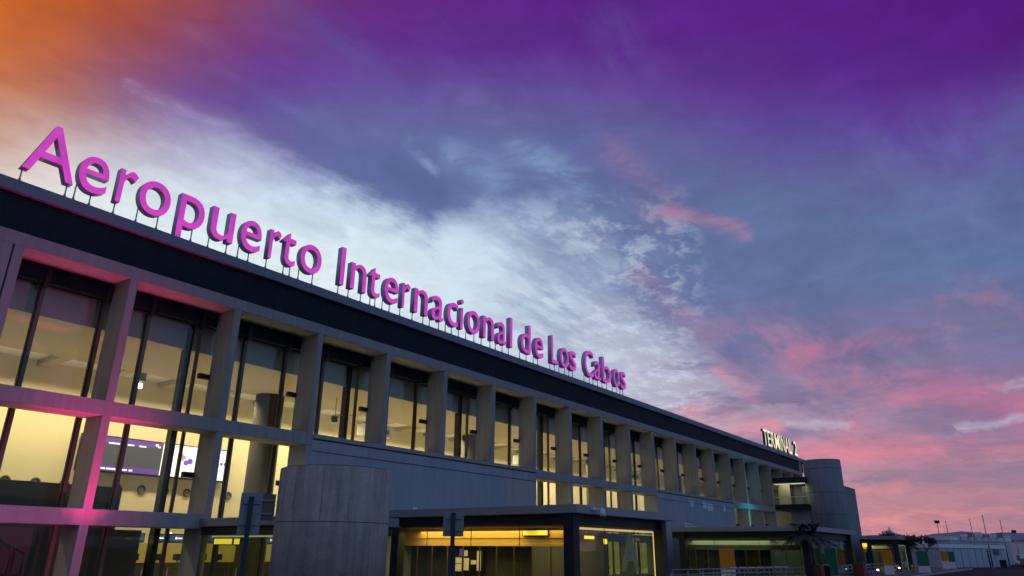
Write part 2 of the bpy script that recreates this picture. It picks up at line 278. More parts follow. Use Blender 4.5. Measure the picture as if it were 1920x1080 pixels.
M = dict(
    conc=pmat('painted_concrete', (.28, .28, .29), .82, var=.08, scale=.5, bump=.3, streak=.10),
    wall=pmat('render_wall', (.29, .33, .39), .85, var=.05, scale=.35, bump=.3, streak=.07),
    warmwall=pmat('warm_grey_wall', (.36, .35, .355), .85, var=.05, scale=.35, bump=.3, streak=.07),
    patch=pmat('fresh_paint', (.62, .64, .68), .8, var=.06, scale=3),
    fascia=pmat('fascia_metal', (.17, .20, .25), .55, .1, var=.06, scale=.6, streak=.03),
    cfascia=pmat('canopy_fascia', (.26, .30, .32), .6, .05, var=.06, scale=.6, streak=.05),
    band=pmat('dark_cladding', (.007, .017, .024), .7, 0., var=.25, scale=.7, streak=.15, spec=.2),
    dark=pmat('dark_metal', (.009, .013, .018), .6, 0., var=.15, scale=2),
    bronze=pmat('bronze_frame', (.13, .105, .075), .5, .3, var=.12, scale=2),
    steel=pmat('grey_steel', (.25, .27, .3), .45, .6, var=.1, scale=3),
    cream=pmat('cream_plaster', (.72, .64, .46), .85, var=.03, scale=.5),
    ceil=pmat('ceiling_board', (.42, .36, .28), .85, var=.03, scale=.5),
    bulk=pmat('grey_bulkhead', (.34, .34, .34), .8, var=.05, scale=.5),
    floor=pmat('terrazzo', (.45, .40, .3), .25, var=.08, scale=8),
    column=pmat('grey_brown_column', (.05, .045, .035), .8, var=.12, scale=1, streak=.1),  # base darkened to stand in for the hall columns' backlit shade
    black=pmat('black_panel', (.012, .013, .015), .4, var=.2, scale=1.),
    yellowwall=pmat('ochre_panel', (.55, .46, .14), .7, var=.05, scale=1.),
    conc3=pmat('tower_concrete', (.19, .215, .245), .9, var=.14, scale=.4, bump=.8, streak=.14),
    conc2=pmat('raw_concrete', (.33, .305, .28), .9, var=.42, scale=1.5, bump=1., streak=.2),
    boardline=pmat('board_line', (.2, .19, .18), .9),
    bulkdark=pmat('dark_grey_panel', (.07, .075, .075), .6, var=.15, scale=.8),
    seam=pmat('concrete_joint', (.07, .07, .075), .9),
    roof=pmat('roof_membrane', (.3, .3, .3), .9, var=.1),
    asphalt=pmat('asphalt', (.03, .034, .04), .95, var=.2, scale=.8, bump=.5, spec=.08),
    pave=pmat('paving', (.13, .135, .14), .95, var=.12, scale=1.2, bump=.4, spec=.1),
    kerb=pmat('kerb_stone', (.32, .32, .31), .85, var=.1, scale=3),
    line=pmat('road_paint', (.7, .7, .68), .7, var=.1, scale=5),
    white=pmat('white_paint', (.75, .77, .8), .6, var=.05, scale=1.2, streak=.06),
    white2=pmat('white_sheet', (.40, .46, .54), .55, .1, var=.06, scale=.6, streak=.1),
    orange=pmat('orange_panel', (.62, .25, .01), .5, var=.06, scale=2),
    green=pmat('green_panel', (.008, .17, .10), .5, var=.06, scale=2),
    brown=pmat('rust_brown', (.16, .035, .02), .75, var=.15, scale=3),
    blue=pmat('blue_panel', (.03, .08, .25), .5),
    poleblue=pmat('pole_paint', (.03, .055, .08), .7, spec=.2),
    leaf=pmat('palm_leaf', (.018, .04, .018), .6, var=.3, scale=5),
    leaf2=pmat('tree_leaf', (.04, .06, .035), .7, var=.4, scale=4),
    bark=pmat('bark', (.12, .09, .06), .9, var=.3, scale=6, bump=.8),
    hill=pmat('hazed_hill', (.22, .22, .27), .95, var=.15, scale=.004),  # blue-grey of the distant air put into the base colour
    tyre=pmat('rubber', (.02, .02, .02), .8),
    glassdark=pmat('car_glass', (.02, .025, .03), .08, var=.02),
    side=pmat('letter_return', (.58, .60, .68), .5, .2, var=.05),
    magenta=pmat('magenta_letter_face', (.5, .05, .4), .5, var=.02, emit=(.56, .045, .44), es=.92),
    lit=pmat('warm_white_letter_face', (.8, .8, .6), .5, emit=(1., .88, .50), es=.95),
    yellow=pmat('lit_yellow_sign', (.6, .45, .05), .5, emit=(1., .72, .05), es=1.1),
    screen=pmat('white_screen', (.5, .5, .5), .4, emit=(1., .93, .95), es=.98, var=.02),
    purple=pmat('purple_screen', (.1, .05, .25), .4, emit=(.085, .035, .21), es=1., var=.02),
    greyscreen=pmat('grey_screen', (.05, .05, .05), .4, emit=(.055, .053, .062), es=1., var=.15),
    whitetext=pmat('screen_text', (.7, .7, .7), .4, emit=(.85, .8, .9), es=1.),
    sc_green=pmat('mark_green', (.1, .4, .2), .4, emit=(.25, .65, .42), es=.8),
    sc_pink=pmat('mark_pink', (.4, .1, .2), .4, emit=(.8, .22, .35), es=.8),
    sc_violet=pmat('mark_violet', (.1, .05, .4), .4, emit=(.2, .1, .62), es=.9),
    monitor=pmat('blue_monitor', (.02, .04, .08), .4, emit=(.03, .055, .11), es=1.),
    led=pmat('led_strip', (.8, .6, .3), .5, emit=(1., .62, .26), es=1.0),
    ledw=pmat('cool_led_strip', (.8, .8, .7), .5, emit=(.5, .5, .36), es=.7),
    bulb=pmat('lamp_glass', (.8, .8, .7), .5, emit=(1., .85, .5), es=6.),
    exitgreen=pmat('green_sign_glow', (.05, .4, .2), .5, emit=(.05, .8, .3), es=.8),
    amber=pmat('amber_panel', (.75, .45, .10), .6, var=.05),
    noticepaper=pmat('notice_paper', (.7, .62, .42), .7, emit=(.45, .36, .18), es=.6),
    decal=pmat('frosted_film', (.34, .31, .18), .9),
)
def uneven(m, lo, hi, scale):
    nt = m.node_tree; k = G(nt); b = nt.nodes['Principled BSDF']
    nz = k.noise(k.n('ShaderNodeTexCoord').outputs['Object'], scale, 3, .6)
    k.put(b.inputs['Emission Strength'], k.ss(nz.outputs[0], .3, .7, lo, hi))
uneven(M['magenta'], .74, 1.04, 1.1); uneven(M['lit'], .6, 1.1, 1.3)
M['glass'] = glassmat('window_glass', (.92, .95, .93), .6, .022)
M['glass2'] = glassmat('vestibule_glass', (.80, .86, .76), .8, .04)

# ------------------------------------------------------------------ mesh helpers
class MB:
    def __init__(s): s.b = bmesh.new()
    def box(s, x0, x1, y0, y1, z0, z1, mi=0):
        v = [s.b.verts.new((x, y, z)) for x in (x0, x1) for y in (y0, y1) for z in (z0, z1)]
        for a in ((0, 1, 3, 2), (4, 6, 7, 5), (0, 4, 5, 1), (2, 3, 7, 6), (0, 2, 6, 4), (1, 5, 7, 3)):
            f = s.b.faces.new([v[i] for i in a]); f.material_index = mi
        return s
    def cyl(s, c, r, h, n=24, r2=None, axis='Z', mi=0):
        r2 = r if r2 is None else r2; lo, hi = [], []
        for i in range(n):
            a = 2 * math.pi * i / n; ca, sa = math.cos(a), math.sin(a)
            def P(rr, t):
                if axis == 'Z': return (c[0] + rr * ca, c[1] + rr * sa, c[2] + t)
                if axis == 'Y': return (c[0] + rr * ca, c[1] + t, c[2] + rr * sa)
                return (c[0] + t, c[1] + rr * ca, c[2] + rr * sa)
            lo.append(s.b.verts.new(P(r, 0))); hi.append(s.b.verts.new(P(r2, h)))
        for i in range(n):
            f = s.b.faces.new((lo[i], lo[(i + 1) % n], hi[(i + 1) % n], hi[i])); f.smooth = n > 12; f.material_index = mi
        for l in (lo, hi): 
            f = s.b.faces.new(l); f.material_index = mi
        return s
    def tube(s, p, q, r, n=8, r2=None, mi=0):
        p, q = Vector(p), Vector(q); d = (q - p).normalized(); a = d.orthogonal().normalized(); b = d.cross(a); r2 = r if r2 is None else r2
        lo = [s.b.verts.new(p + (a * math.cos(t) + b * math.sin(t)) * r) for t in [2 * math.pi * i / n for i in range(n)]]
        hi = [s.b.verts.new(q + (a * math.cos(t) + b * math.sin(t)) * r2) for t in [2 * math.pi * i / n for i in range(n)]]
        for i in range(n):
            f = s.b.faces.new((lo[i], lo[(i + 1) % n], hi[(i + 1) % n], hi[i])); f.smooth = True; f.material_index = mi
        s.b.faces.new(lo).material_index = mi; s.b.faces.new(hi).material_index = mi
        return s
    def poly(s, pts, d, mi=0):
        """extrude a polygon (list of 3D points) along vector d"""
        d = Vector(d); a = [s.b.verts.new(p) for p in pts]; b = [s.b.verts.new(Vector(p) + d) for p in pts]; n = len(pts)
        s.b.faces.new(a).material_index = mi; s.b.faces.new(b).material_index = mi
        for i in range(n): s.b.faces.new((a[i], a[(i + 1) % n], b[(i + 1) % n], b[i])).material_index = mi
        return s
    def face(s, pts, mi=0):
        f = s.b.faces.new([s.b.verts.new(p) for p in pts]); f.material_index = mi; return s
    def build(s, name, mats, parent=None, bevel=0., off=(0, 0, 0)):
        if not isinstance(mats, (list, tuple)): mats = [mats]
        bmesh.ops.recalc_face_normals(s.b, faces=s.b.faces)
        me = bpy.data.meshes.new(name); s.b.to_mesh(me); s.b.free()
        for m in mats: me.materials.append(m)
        o = bpy.data.objects.new(name, me); COL.objects.link(o)
        if parent is not None:
            o.parent = parent; ld = Vector(abs_loc(parent)); o.location = Vector(off) - ld; o.location = Vector(off) - ld
        else: o.location = off
        if bevel:
            bv = o.modifiers.new('bevel', 'BEVEL'); bv.width = bevel; bv.segments = 1; bv.limit_method = 'ANGLE'
        return o
def abs_loc(o):
    v = Vector(o.location); p = o.parent
    while p is not None: v += Vector(p.location); p = p.parent
    return v
def tag(o, label=None, cat=None, group=None, kind=None):
    if label: o['label'] = label
    if cat: o['category'] = cat
    if group: o['group'] = group
    if kind: o['kind'] = kind
    return o
def thing(name, label, cat, loc=(0, 0, 0), group=None):
    o = bpy.data.objects.new(name, None); COL.objects.link(o); o.location = loc; o.empty_display_size = .3
    return tag(o, label, cat, group)
def copy_tree(o, parent=None):
    c = o.copy(); COL.objects.link(c); c.parent = parent
    for ch in list(o.children): copy_tree(ch, c)
    return c
def area(name, loc, sx, sy, energy, color, rot=(0, 0, 0), spread=180, parent=None):
    l = bpy.data.lights.new(name, 'AREA'); l.shape = 'RECTANGLE'; l.size = sx; l.size_y = sy; l.energy = energy; l.color = color; l.spread = R(spread)
    o = bpy.data.objects.new(name, l); COL.objects.link(o); o.rotation_euler = rot
    o.location = Vector(loc) - (abs_loc(parent) if parent else Vector((0, 0, 0)))
    if parent: o.parent = parent
    return o
def pt(name, loc, energy, color, r=.1, parent=None):
    l = bpy.data.lights.new(name, 'POINT'); l.energy = energy; l.color = color; l.shadow_soft_size = r
    o = bpy.data.objects.new(name, l); COL.objects.link(o)
    o.location = Vector(loc) - (abs_loc(parent) if parent else Vector((0, 0, 0)))
    if parent: o.parent = parent
    return o

# ------------------------------------------------------------------ ground, road, pavement, hills
def sheet(name, pts, z, m):
    o = MB().face([(x, y, z) for x, y in pts]).build(name, m); o['kind'] = 'structure'; return o
sheet('ground', [(-3000, -3000), (6000, -3000), (6000, 4000), (-3000, 4000)], 0, M['asphalt'])
sheet('road', [(-200, -44), (420, -44), (420, -18.2), (-200, -18.2)], .004, M['asphalt'])
pv = MB().box(-60, 126, -17.95, 14, .0, .13).build('pavement', M['pave']); pv['kind'] = 'structure'
kb = MB().box(-60, 126.2, -18.2, -17.95, .0, .15).build('kerb', M['kerb'], bevel=.02); kb['kind'] = 'structure'
ml = MB()
for i in range(60): ml.face([(x, y, .009) for x, y in ((-40 + i * 7, -31.1), (-37 + i * 7, -31.1), (-37 + i * 7, -30.95), (-40 + i * 7, -30.95))])
o = ml.build('lane_marking', M['line']); o['kind'] = 'structure'
hb = bmesh.new(); nx = 120; prev = None
for i in range(nx + 1):
    a = R(-30 + 62 * i / nx); d0 = 3000
    h = 78 + 7 * math.sin(i * .31) + 4 * math.sin(i * .83 + 1) + 2 * math.sin(i * 1.7) + 2 * random.random()
    h *= 1.0
    col_ = [hb.verts.new((math.cos(a) * (d0 + k * 240), math.sin(a) * (d0 + k * 240), z)) for k, z in enumerate((-1, h * .55 + 4 * random.random(), h))] + [hb.verts.new((math.cos(a) * 3900, math.sin(a) * 3900, -1))]
    if prev:
        for k in range(3): hb.faces.new((prev[k], col_[k], col_[k + 1], prev[k + 1])).smooth = True
    prev = col_
me = bpy.data.meshes.new('hills'); hb.to_mesh(me); hb.free(); me.materials.append(M['hill'])
o = bpy.data.objects.new('hills', me); COL.objects.link(o); o['kind'] = 'structure'

# ------------------------------------------------------------------ terminal building
T = thing('terminal_building', 'long grey concrete airport terminal with tall fins, lit glass hall and overhanging flat roof', 'building', (50, 6, 0))
FX = [8.95] + [13.38 + 5.0 * i for i in range(18)]          # right edge of each fin
FX = [8.95, 13.38, 18.43, 23.44, 28.5, 33.55, 38.57, 43.6, 48.56, 53.58, 58.5, 63.42, 68.42, 73.42, 78.45, 83.4, 88.4, 93.42, 98.37]
FW, FD = .34, 1.42
Z = dict(L2=2.76, L=3.36, M2=6.94, M=7.53, T=12.81, TT=13.34)
XL, XR = -12.0, 113.6
LEFT = [8.95 - 5.05 * k for k in (1, 2, 3)]
def fin(x, z0, z1): MB().box(x - FW, x, .004, FD, z0, z1).build('fin', M['conc'], T, bevel=.012)
for i, x in enumerate(FX):
    fin(x, Z['M'], Z['T'])
    if i <= 2: fin(x, Z['L'], Z['M2']); fin(x, .13, Z['L2'])
    elif 7 <= i <= 10 or 15 <= i <= 18:
        if i in (7, 15): continue
        fin(x, Z['L'], Z['M2']); fin(x, .13, Z['L2'])
for x in LEFT: fin(x, .13, Z['L2']); fin(x, Z['L'], Z['M2'])
for x in (103.4, 108.4): fin(x, 11.5, Z['T'])
def beam(x0, x1, z0, z1, y0=0., y1=FD): MB().box(x0, x1, y0, y1, z0, z1).build('beam', M['conc'], T, bevel=.012)
beam(XL, XR, Z['T'], Z['TT'])
beam(XL, FX[3] - .002, Z['M2'], Z['M']); beam(XL, FX[2] + .0, Z['L2'], Z['L'])
beam(FX[7] + .002, FX[11] - .002, Z['M2'], Z['M']); beam(FX[7] + .002, FX[11] - .002, Z['L2'], Z['L'])
beam(FX[15] + .002, FX[18] + .1, Z['M2'], Z['M']); beam(FX[15] + .002, FX[18] + .1, Z['L2'], Z['L'])
# solid rendered bays
for a, b in ((3, 7), (11, 15)):
    xa, xb = FX[a], FX[b]
    if a == 3: MB().box(xa - FW, xb, .03, FD, .13, 7.24).build('wall_panel', M['wall'], T)
    else: MB().box(xa, xb, .03, FD, .13, 7.24).build('wall_panel', M['wall'], T)
    MB().box(xa, xb, -.05, FD, 7.3, Z['M']).build('wall_cap', M['conc'], T, bevel=.015)
    MB().box(xa, xb, .07, FD, 7.24, 7.3).build('shadow_joint', M['band'], T)
    MB().box(xa + .02, xb - .02, .014, .03, 6.66, 6.70).build('drip_line', M['seam'], T)
# flat pier at the left end of the upper frame
MB().box(XL, 8.95 - FW - .06, .02, FD, Z['M'], Z['T']).build('pier', M['conc'], T, bevel=.01)
MB().box(8.95 - FW - .06, 8.95 - FW, .10, FD, Z['M'], Z['T']).build('movement_joint', M['seam'], T)
# dark band, fascia, roof
MB().box(XL, 114.6, .10, .8, Z['TT'], 14.84).build('dark_band', M['band'], T)
MB().box(XL, 117.0, -.12, .8, 14.84, 15.33).build('roof_fascia', M['fascia'], T, bevel=.015)
MB().box(XL, 117.0, .8, 16.2, 14.9, 15.2).build('roof', M['roof'], T)
MB().box(XL, 98.2, 13.0, 13.4, .13, 14.9).build('back_wall', M['wall'], T)
MB().box(112.4, 113.5, .06, 13.0, .13, 14.9).build('end_wall', M['conc'], T)
MB().box(XL - .3, XL, 0, 13.4, .13, 14.9).build('side_wall', M['conc'], T)
# hall interior
MB().box(XL, 112.4, 12.0, 12.2, .13, 12.9).build('hall_wall', M['cream'], T)
MB().box(XL, 112.4, 2.6, 9.0, 10.95, 11.15).build('hall_ceiling', M['ceil'], T)
MB().box(XL, 112.4, 9.0, 12.0, 11.25, 11.4).build('coffer_ceiling', M['white'], T)  # white stands in for lit coffers beside the darkened ceiling board
for i in range(40): MB().box(XL + i * 3.3, XL + i * 3.3 + .55, 9.0, 12.0, 10.95, 11.25).build('ceiling_beam', M['ceil'], T)
MB().box(XL, 112.4, 2.3, 2.6, 10.95, 12.9).build('bulkhead', M['bulk'], T)
MB().box(XL, 112.4, 1.5, 12.0, .13, .16).build('hall_floor', M['floor'], T)
MB().box(XL, 112.4, 1.42, 1.95, 12.12, Z['T'] + .3).build('blind_box', M['band'], T)
MB().box(XL, 112.4, 1.5, 1.9, 2.86, 3.2).build('floor_edge', M['dark'], T)
for x in (26.35, 46.2, 66.2, 86.2): MB().cyl((x, 8.35, .16), .85, 10.79, 32).build('hall_column', M['column'], T)
MB().box(-5, 18.2, 8, 11.9, .16, 4.81).build('dark_booth', M['black'], T)
MB().box(3, 17.2, 3.4, 3.5, .16, 2.7).build('partition', M['bulkdark'], T)
hr = MB(); hr.tube((10.19, 2.5, 2.88), (11.38, 2.5, 2.25), .03).tube((11.38, 2.5, 2.25), (12.32, 2.5, 1.70), .03).tube((12.32, 2.5, 1.70), (12.33, 2.5, 0.95), .03).tube((10.64, 2.5, 0.98), (12.33, 2.5, 0.95), .022).tube((11.87, 2.5, 1.99), (11.85, 2.5, 0.96), .022)
hr.build('stair_rail', M['dark'], T)
# windows: one per bay and storey: pane + mullions + bracket
GY = 1.82
def window(xa, xb, z0, z1, ms, bz=None, thick=False, lx=0):
    w = MB().box(xa, xb, GY, GY + .012, z0, z1).build('window', M['glass'], T)
    for j, mx in enumerate(ms):
        if thick and j == 1:
            MB().box(mx - .22, mx + .06, GY + .35, GY + .75, z0, z1).build('mullion', M['dark'], w)
            MB().box(mx + .07, mx + .2, GY - .14, GY - .003, z0, z1).build('mullion', M['bronze'], w)
        else:
            MB().box(mx - .02, mx + .13, GY - .14, GY - .003, z0, z1).build('mullion', M['bronze'], w)
            MB().box(mx - .09, mx - .02, GY - .14, GY - .003, z0, z1).build('mullion', M['dark'], w)
        if z1 > 11: MB().box(mx - .08, mx + .12, GY - .45, GY - .14, 11.95, 12.8).build('bracket', M['dark'], w)
    if bz: MB().box(ms[-1] + .2, xb + .2, GY - .5, GY - .3, bz - .12, bz + .12).build('bracket', M['dark'], w)
    return w
edges = [FX[0] - 5.05] + FX
for i in range(1, 20):
    a, b = edges[i - 1], edges[i]
    if i == 1: a = b - 5.05
    ms = [a + 1.5, a + 3.98] if i > 1 else []
    if i == 2: ms = [10.42, 12.88]
    if i > 1: window(a, b, Z['M'], 12.14, ms, 9.62, thick=(i % 2 == 1))
    if i <= 4 or 9 <= i <= 12 or i >= 17:
        ms2 = [a + 1.5, a + 3.98] if i != 2 else [10.42, 12.88]
        window(a, b, 3.2, Z['M'], ms2, 5.08, thick=(i % 2 == 1))
        window(a, b, .16, 2.9, ms2, None, thick=(i % 2 == 1))
for x in LEFT[1:]: window(x, x + 5.05, 3.2, Z['M'], [x + 1.5, x + 3.98], 5.08); window(x, x + 5.05, .16, 2.9, [x + 1.5, x + 3.98])
# paint patches on the far rendered wall
for x0, x1, z0, z1 in ((71.0, 71.8, 6.3, 6.95), (74.3, 75.3, 6.25, 6.98), (75.5, 77.0, 6.05, 6.95), (80.0, 80.7, 6.2, 6.9), (69.2, 76.5, 4.05, 4.5), (69.2, 70.9, 4.5, 4.75), (76.3, 79.5, 4.05, 4.2), (77.8, 78.1, 4.2, 4.6)):
    n = 7; up = [(x0 + (x1 - x0) * k / n, .026, z1 - random.random() * .12) for k in range(n + 1)]; dn = [(x1 - (x1 - x0) * k / n, .026, z0 + random.random() * .1) for k in range(n + 1)]
    MB().poly(up + dn, (0, -.004, 0)).build('paint_patch', M['patch'], T)
MB().box(39.9, FX[7] - .01, .024, .03, 3.9, 6.6).build('warm_grey_panel', M['warmwall'], T)  # paler warm-grey panel at the right end of the blank wall
MB().box(31.0, 31.35, -.02, .03, 3.95, 4.3).build('paint_patch', M['patch'], T)
# round concrete stair tower at the far end, with the block behind it
MB().cyl((101.15, -5.85, .13), 2.3, 13.32, 64).build('round_tower', M['conc3'], T)
tw = MB()
for z in (4.0, 6.6, 9.3, 12.3): tw.cyl((101.15, -5.85, z), 2.31, .04, 64)
tw.build('tower_joint', M['seam'], T)
MB().box(101.0, 108.70, -7.9, -3.0, .13, 10.27).build('stair_block', M['conc3'], T)
# glazed lounge that links hall and tower
MB().box(98.5, 112.2, -4.1, 0.0, 10.62, 11.28).build('lounge_roof', M['dark'], T)
MB().box(98.5, 112.2, -4.1, 0.0, 7.2, 7.9).build('lounge_floor', M['dark'], T)
MB().box(98.62, 98.64, -4.0, 0.0, 7.9, 10.62).build('lounge_glass', M['glass'], T)
MB().box(98.54, 98.6, -4.05, -.02, 8.78, 8.88).build('lounge_rail', M['white'], T)
MB().box(98.9, 99.05, -4.0, 0.0, 10.42, 10.58).build('led_strip', M['ledw'], T)
MB().box(100.6, 100.8, -1.5, 0.0, 7.9, 10.62).build('lounge_wall', M['cream'], T)
MB().box(102.6, 102.8, -4.0, -1.5, 7.9, 10.62).build('lounge_wall', M['bulk'], T)
MB().box(99.6, 100, -4.0, -1.6, 4.0, 7.2).build('lower_wall', M['conc'], T)
MB().box(99.6, 100, -4.1, -.0, .13, 4.0).build('lower_wall', M['conc'], T)
area('lounge_lamp', (100.0, -2, 10.5), 2.4, 3.4, 42, (1, .95, .6), parent=T)
# hall lamps (long ceiling luminaires) and an added upward fill
for k, (x0, x1, e, c) in enumerate(((-8, 28, 2500, (1, .80, .44)), (28, 64, 3000, (1, .81, .44)), (64, 84, 800, (1, .84, .45)), (84, 111, 560, (.95, .9, .55)))):
    area('hall_lamp', ((x0 + x1) / 2, 9.6, 10.8), x1 - x0, .5, e, c, parent=T, spread=150)
    area('hall_lamp', ((x0 + x1) / 2, 5.5, 3.6), x1 - x0, .5, e * .10, c, parent=T)
    area('hall_up_fill', ((x0 + x1) / 2, 6.0, 4.0), x1 - x0, .4, e * .14, c, rot=(math.pi, 0, 0), parent=T)  # added fill without a fixture, brightens ceiling and bulkhead
for x in (-3, 3.5, 10, 16.5, 23, 29.5, 36, 42.5, 49, 55.5, 62):
    MB().cyl((x, 9.3, 10.93), .12, .03, 16).build('downlight', M['bulb'], T)

# ------------------------------------------------------------------ things inside the hall
sc = thing('display_wall', 'wide hanging flight display with purple header and bright white right half on the cream hall wall', 'display', (22, 11.7, 5.9))
MB().box(17.3, 26.2, 11.62, 11.9, 5.82, 7.78).build('housing', M['black'], sc)
MB().box(17.4, 21.8, 11.60, 11.615, 6.2, 7.4).build('timetable_screen', M['greyscreen'], sc)
MB().box(17.4, 21.8, 11.60, 11.615, 7.4, 7.72).build('header_band', M['purple'], sc)
MB().box(17.4, 21.8, 11.60, 11.615, 5.9, 6.2).build('footer_band', M['purple'], sc)
MB().box(21.82, 26.1, 11.60, 11.615, 5.9, 7.72).build('white_screen', M['screen'], sc)
tx = MB()
for x0, x1 in ((17.6, 18.1), (18.7, 19.3), (19.75, 20.1), (20.4, 20.8)): tx.box(x0, x1, 11.58, 11.598, 7.36, 7.44)
for x0, x1 in ((18.5, 18.75), (18.8, 19.1), (19.12, 19.6), (19.65, 19.95), (20.05, 20.25)): tx.box(x0, x1, 11.58, 11.598, 5.98, 6.07)
tx.box(21.35, 21.5, 11.58, 11.598, 7.5, 7.62).box(21.5, 21.65, 11.58, 11.598, 7.42, 7.5)
tx.build('text_marks', M['whitetext'], sc)
lg = MB(); lg.poly([(23.0, 11.59, 7.25), (23.35, 11.59, 7.05), (23.05, 11.59, 6.9)], (0, -.01, 0)); lg.build('logo_mark', M['sc_pink'], sc)
lg = MB(); lg.poly([(22.75, 11.59, 6.9), (23.25, 11.59, 6.95), (23.55, 11.59, 7.12), (23.1, 11.59, 6.82)], (0, -.01, 0)); lg.build('logo_mark', M['sc_green'], sc)
lg = MB()
for x, z, w, h in ((23.2, 6.6, .3, .3), (23.42, 6.72, .35, .28), (24.15, 6.85, .12, .24), (24.3, 6.85, .12, .24), (24.12, 6.6, .3, .15), (24.5, 6.75, .25, .3), (25.6, 6.8, .15, .2), (25.85, 6.8, .15, .2)): lg.cyl((x + w / 2, 11.595, z + h / 2), max(w, h) / 2, -.01, 12, axis='Y')
lg.build('logo_mark', M['sc_violet'], sc)
for k, x in enumerate([11.5 + 1.38 * i for i in range(14)]):
    if 22.0 > x > 11 or x > 21:
        nz = thing('air_nozzle', 'round metal air nozzle in a row on the cream hall wall', 'air nozzle', (x, 11.98, 5.07), group='row of round air nozzles on the hall wall')
        if k == 0:
            pass
        mb = MB(); n = 24
        for i in range(n):
            a0, a1 = 2 * math.pi * i / n, 2 * math.pi * (i + 1) / n
            for (ra, ya), (rb, yb) in (((.24, 0), (.24, -.06)), ((.24, -.06), (.17, -.07)), ((.17, -.07), (.12, .0))):
                mb.b.faces.new([mb.b.verts.new((rr * math.cos(t), yy, rr * math.sin(t))) for rr, yy, t in ((ra, ya, a0), (ra, ya, a1), (rb, yb, a1), (rb, yb, a0))])
        mb.build('ring', M['bronze'], nz, off=(x, 11.98, 5.07))
        MB().cyl((0, -.05, 0), .085, .04, 16, axis='Y').build('nozzle_core', M['steel'], nz, off=(x, 11.98, 5.07))
spt = thing('spot_lamp', 'small bright spotlight on a grey bracket in the second upper window', 'spotlight', (18.55, 9.0, 10.4))
MB().box(18.3, 18.75, 8.9, 9.2, 10.5, 10.93).build('bracket', M['steel'], spt); MB().cyl((18.55, 9.0, 10.12), .12, .26, 16).build('lamp_head', M['bulb'], spt)
sp2 = thing('spot_lamp', 'small dark unlit spotlight seen in the fourth upper window', 'spotlight', (29.0, 5.2, 9.5))
MB().tube((29.0, 5.2, 10.95), (29.0, 5.2, 9.7), .02).build('rod', M['dark'], sp2); MB().box(28.86, 29.14, 5.1, 5.35, 9.4, 9.75).build('lamp_head', M['dark'], sp2)
for k, (x, y, z) in enumerate(((33.5, 7.2, 9.4), (52.0, 7.4, 9.2), (71.5, 7.0, 9.4))):
    du = thing('air_duct', ['white boxed air duct hanging in the fifth upper window', 'white boxed air duct hanging behind the windows over the nearest canopy', 'white boxed air duct hanging in the far windows'][k], 'duct', (x, y, z))
    MB().box(x, x + 2.4, y, y + 1.0, z, z + .75).build('casing', M['white'], du); MB().box(x + .3, x + 2.1, y - .02, y - .002, z + .2, z + .5).build('grille', M['steel'], du)
    MB().tube((x + .3, y + .5, z + .75), (x + .3, y + .5, 10.95), .02).tube((x + 2.1, y + .5, z + .75), (x + 2.1, y + .5, 10.95), .02).build('hanger', M['steel'], du)
for k, x in enumerate((47.5, 53.5, 59.5, 67.0, 76.0, 84.0)):
    pl = thing('pendant_lamp', 'small round glowing pendant lamp hanging in the windows above the canopies', 'pendant lamp', (x, 7.5, 8.6), group='pendant lamps in the far hall bays')
    MB().tube((x, 7.5, 8.7), (x, 7.5, 10.95), .012).build('cord', M['dark'], pl); MB().cyl((x, 7.5, 8.45), .16, .26, 16, r2=.1).build('lamp_shade', M['bulb'], pl)
# check-in desks
for k in range(5):
    x = 19.2 + k * 2.5
    dk = thing('check_in_desk', ['check-in desk behind the ground-floor glass, first right of the dark booth', 'second check-in desk from the dark booth', 'third check-in desk from the dark booth', 'fourth check-in desk from the dark booth', 'check-in desk farthest from the dark booth'][k], 'desk', (x, 10.6, .16), group='check-in desks in the hall')
    MB().box(x, x + 2.1, 10.2, 10.8, .16, 1.15).box(x - .05, x + 2.15, 10.1, 10.85, 1.15, 1.2).build('counter', M['column'], dk)
    MB().box(x + .2, x + .75, 10.5, 10.55, 1.32, 1.65).box(x + .44, x + .5, 10.5, 10.55, 1.2, 1.32).build('screen', M['black'], dk)
    MB().box(x + 1.2, x + 1.75, 10.5, 10.55, 1.32, 1.65).box(x + 1.44, x + 1.5, 10.5, 10.55, 1.2, 1.32).build('screen', M['black'], dk)
    b_ = thing('overhead_monitor', ['blue overhead monitor above the first check-in desk', 'blue overhead monitor above the second check-in desk', 'blue overhead monitor above the third check-in desk', 'blue overhead monitor above the fourth check-in desk', 'blue overhead monitor above the last check-in desk'][k], 'monitor', (x, 11.2, 2.3), group='overhead monitors above the check-in desks')
    MB().box(x, x + 2.2, 11.1, 11.3, 2.22, 2.72).build('casing', M['dark'], b_)
    MB().box(x + .06, x + 1.05, 11.07, 11.098, 2.3, 2.66).box(x + 1.15, x + 2.14, 11.07, 11.098, 2.3, 2.66).build('screen', M['monitor'], b_)
    t2 = MB()
    for q in (.35, 1.45):
        t2.box(x + q, x + q + .12, 11.04, 11.068, 2.42, 2.55).box(x + q + .16, x + q + .42, 11.04, 11.068, 2.44, 2.52)
    t2.build('screen_text', M['whitetext'], b_)
    MB().cyl((x + 1.1, 11.0, 2.74), .035, .05, 10).build('lamp', M['bulb'], b_)
MB().box(18.6, 33, 11.7, 11.95, .16, 2.2).build('ochre_wall', M['yellowwall'], T)
def stanchion(x, y, lab):
    s_ = thing('queue_post', lab, 'queue post', (x, y, .16), group='queue posts before the check-in desks')
    MB().cyl((x, y, .16), .17, .03, 16).build('base', M['steel'], s_); MB().cyl((x, y, .19), .03, .85, 10).build('pole', M['steel'], s_)
    MB().box(x, x + 1.3, y - .01, y + .01, .95, 1.0).build('belt', M['dark'], s_)
for k in range(9): stanchion(16.6 + k * 1.3, 6.6, 'slim steel queue post with dark belt in front of the check-in desks')

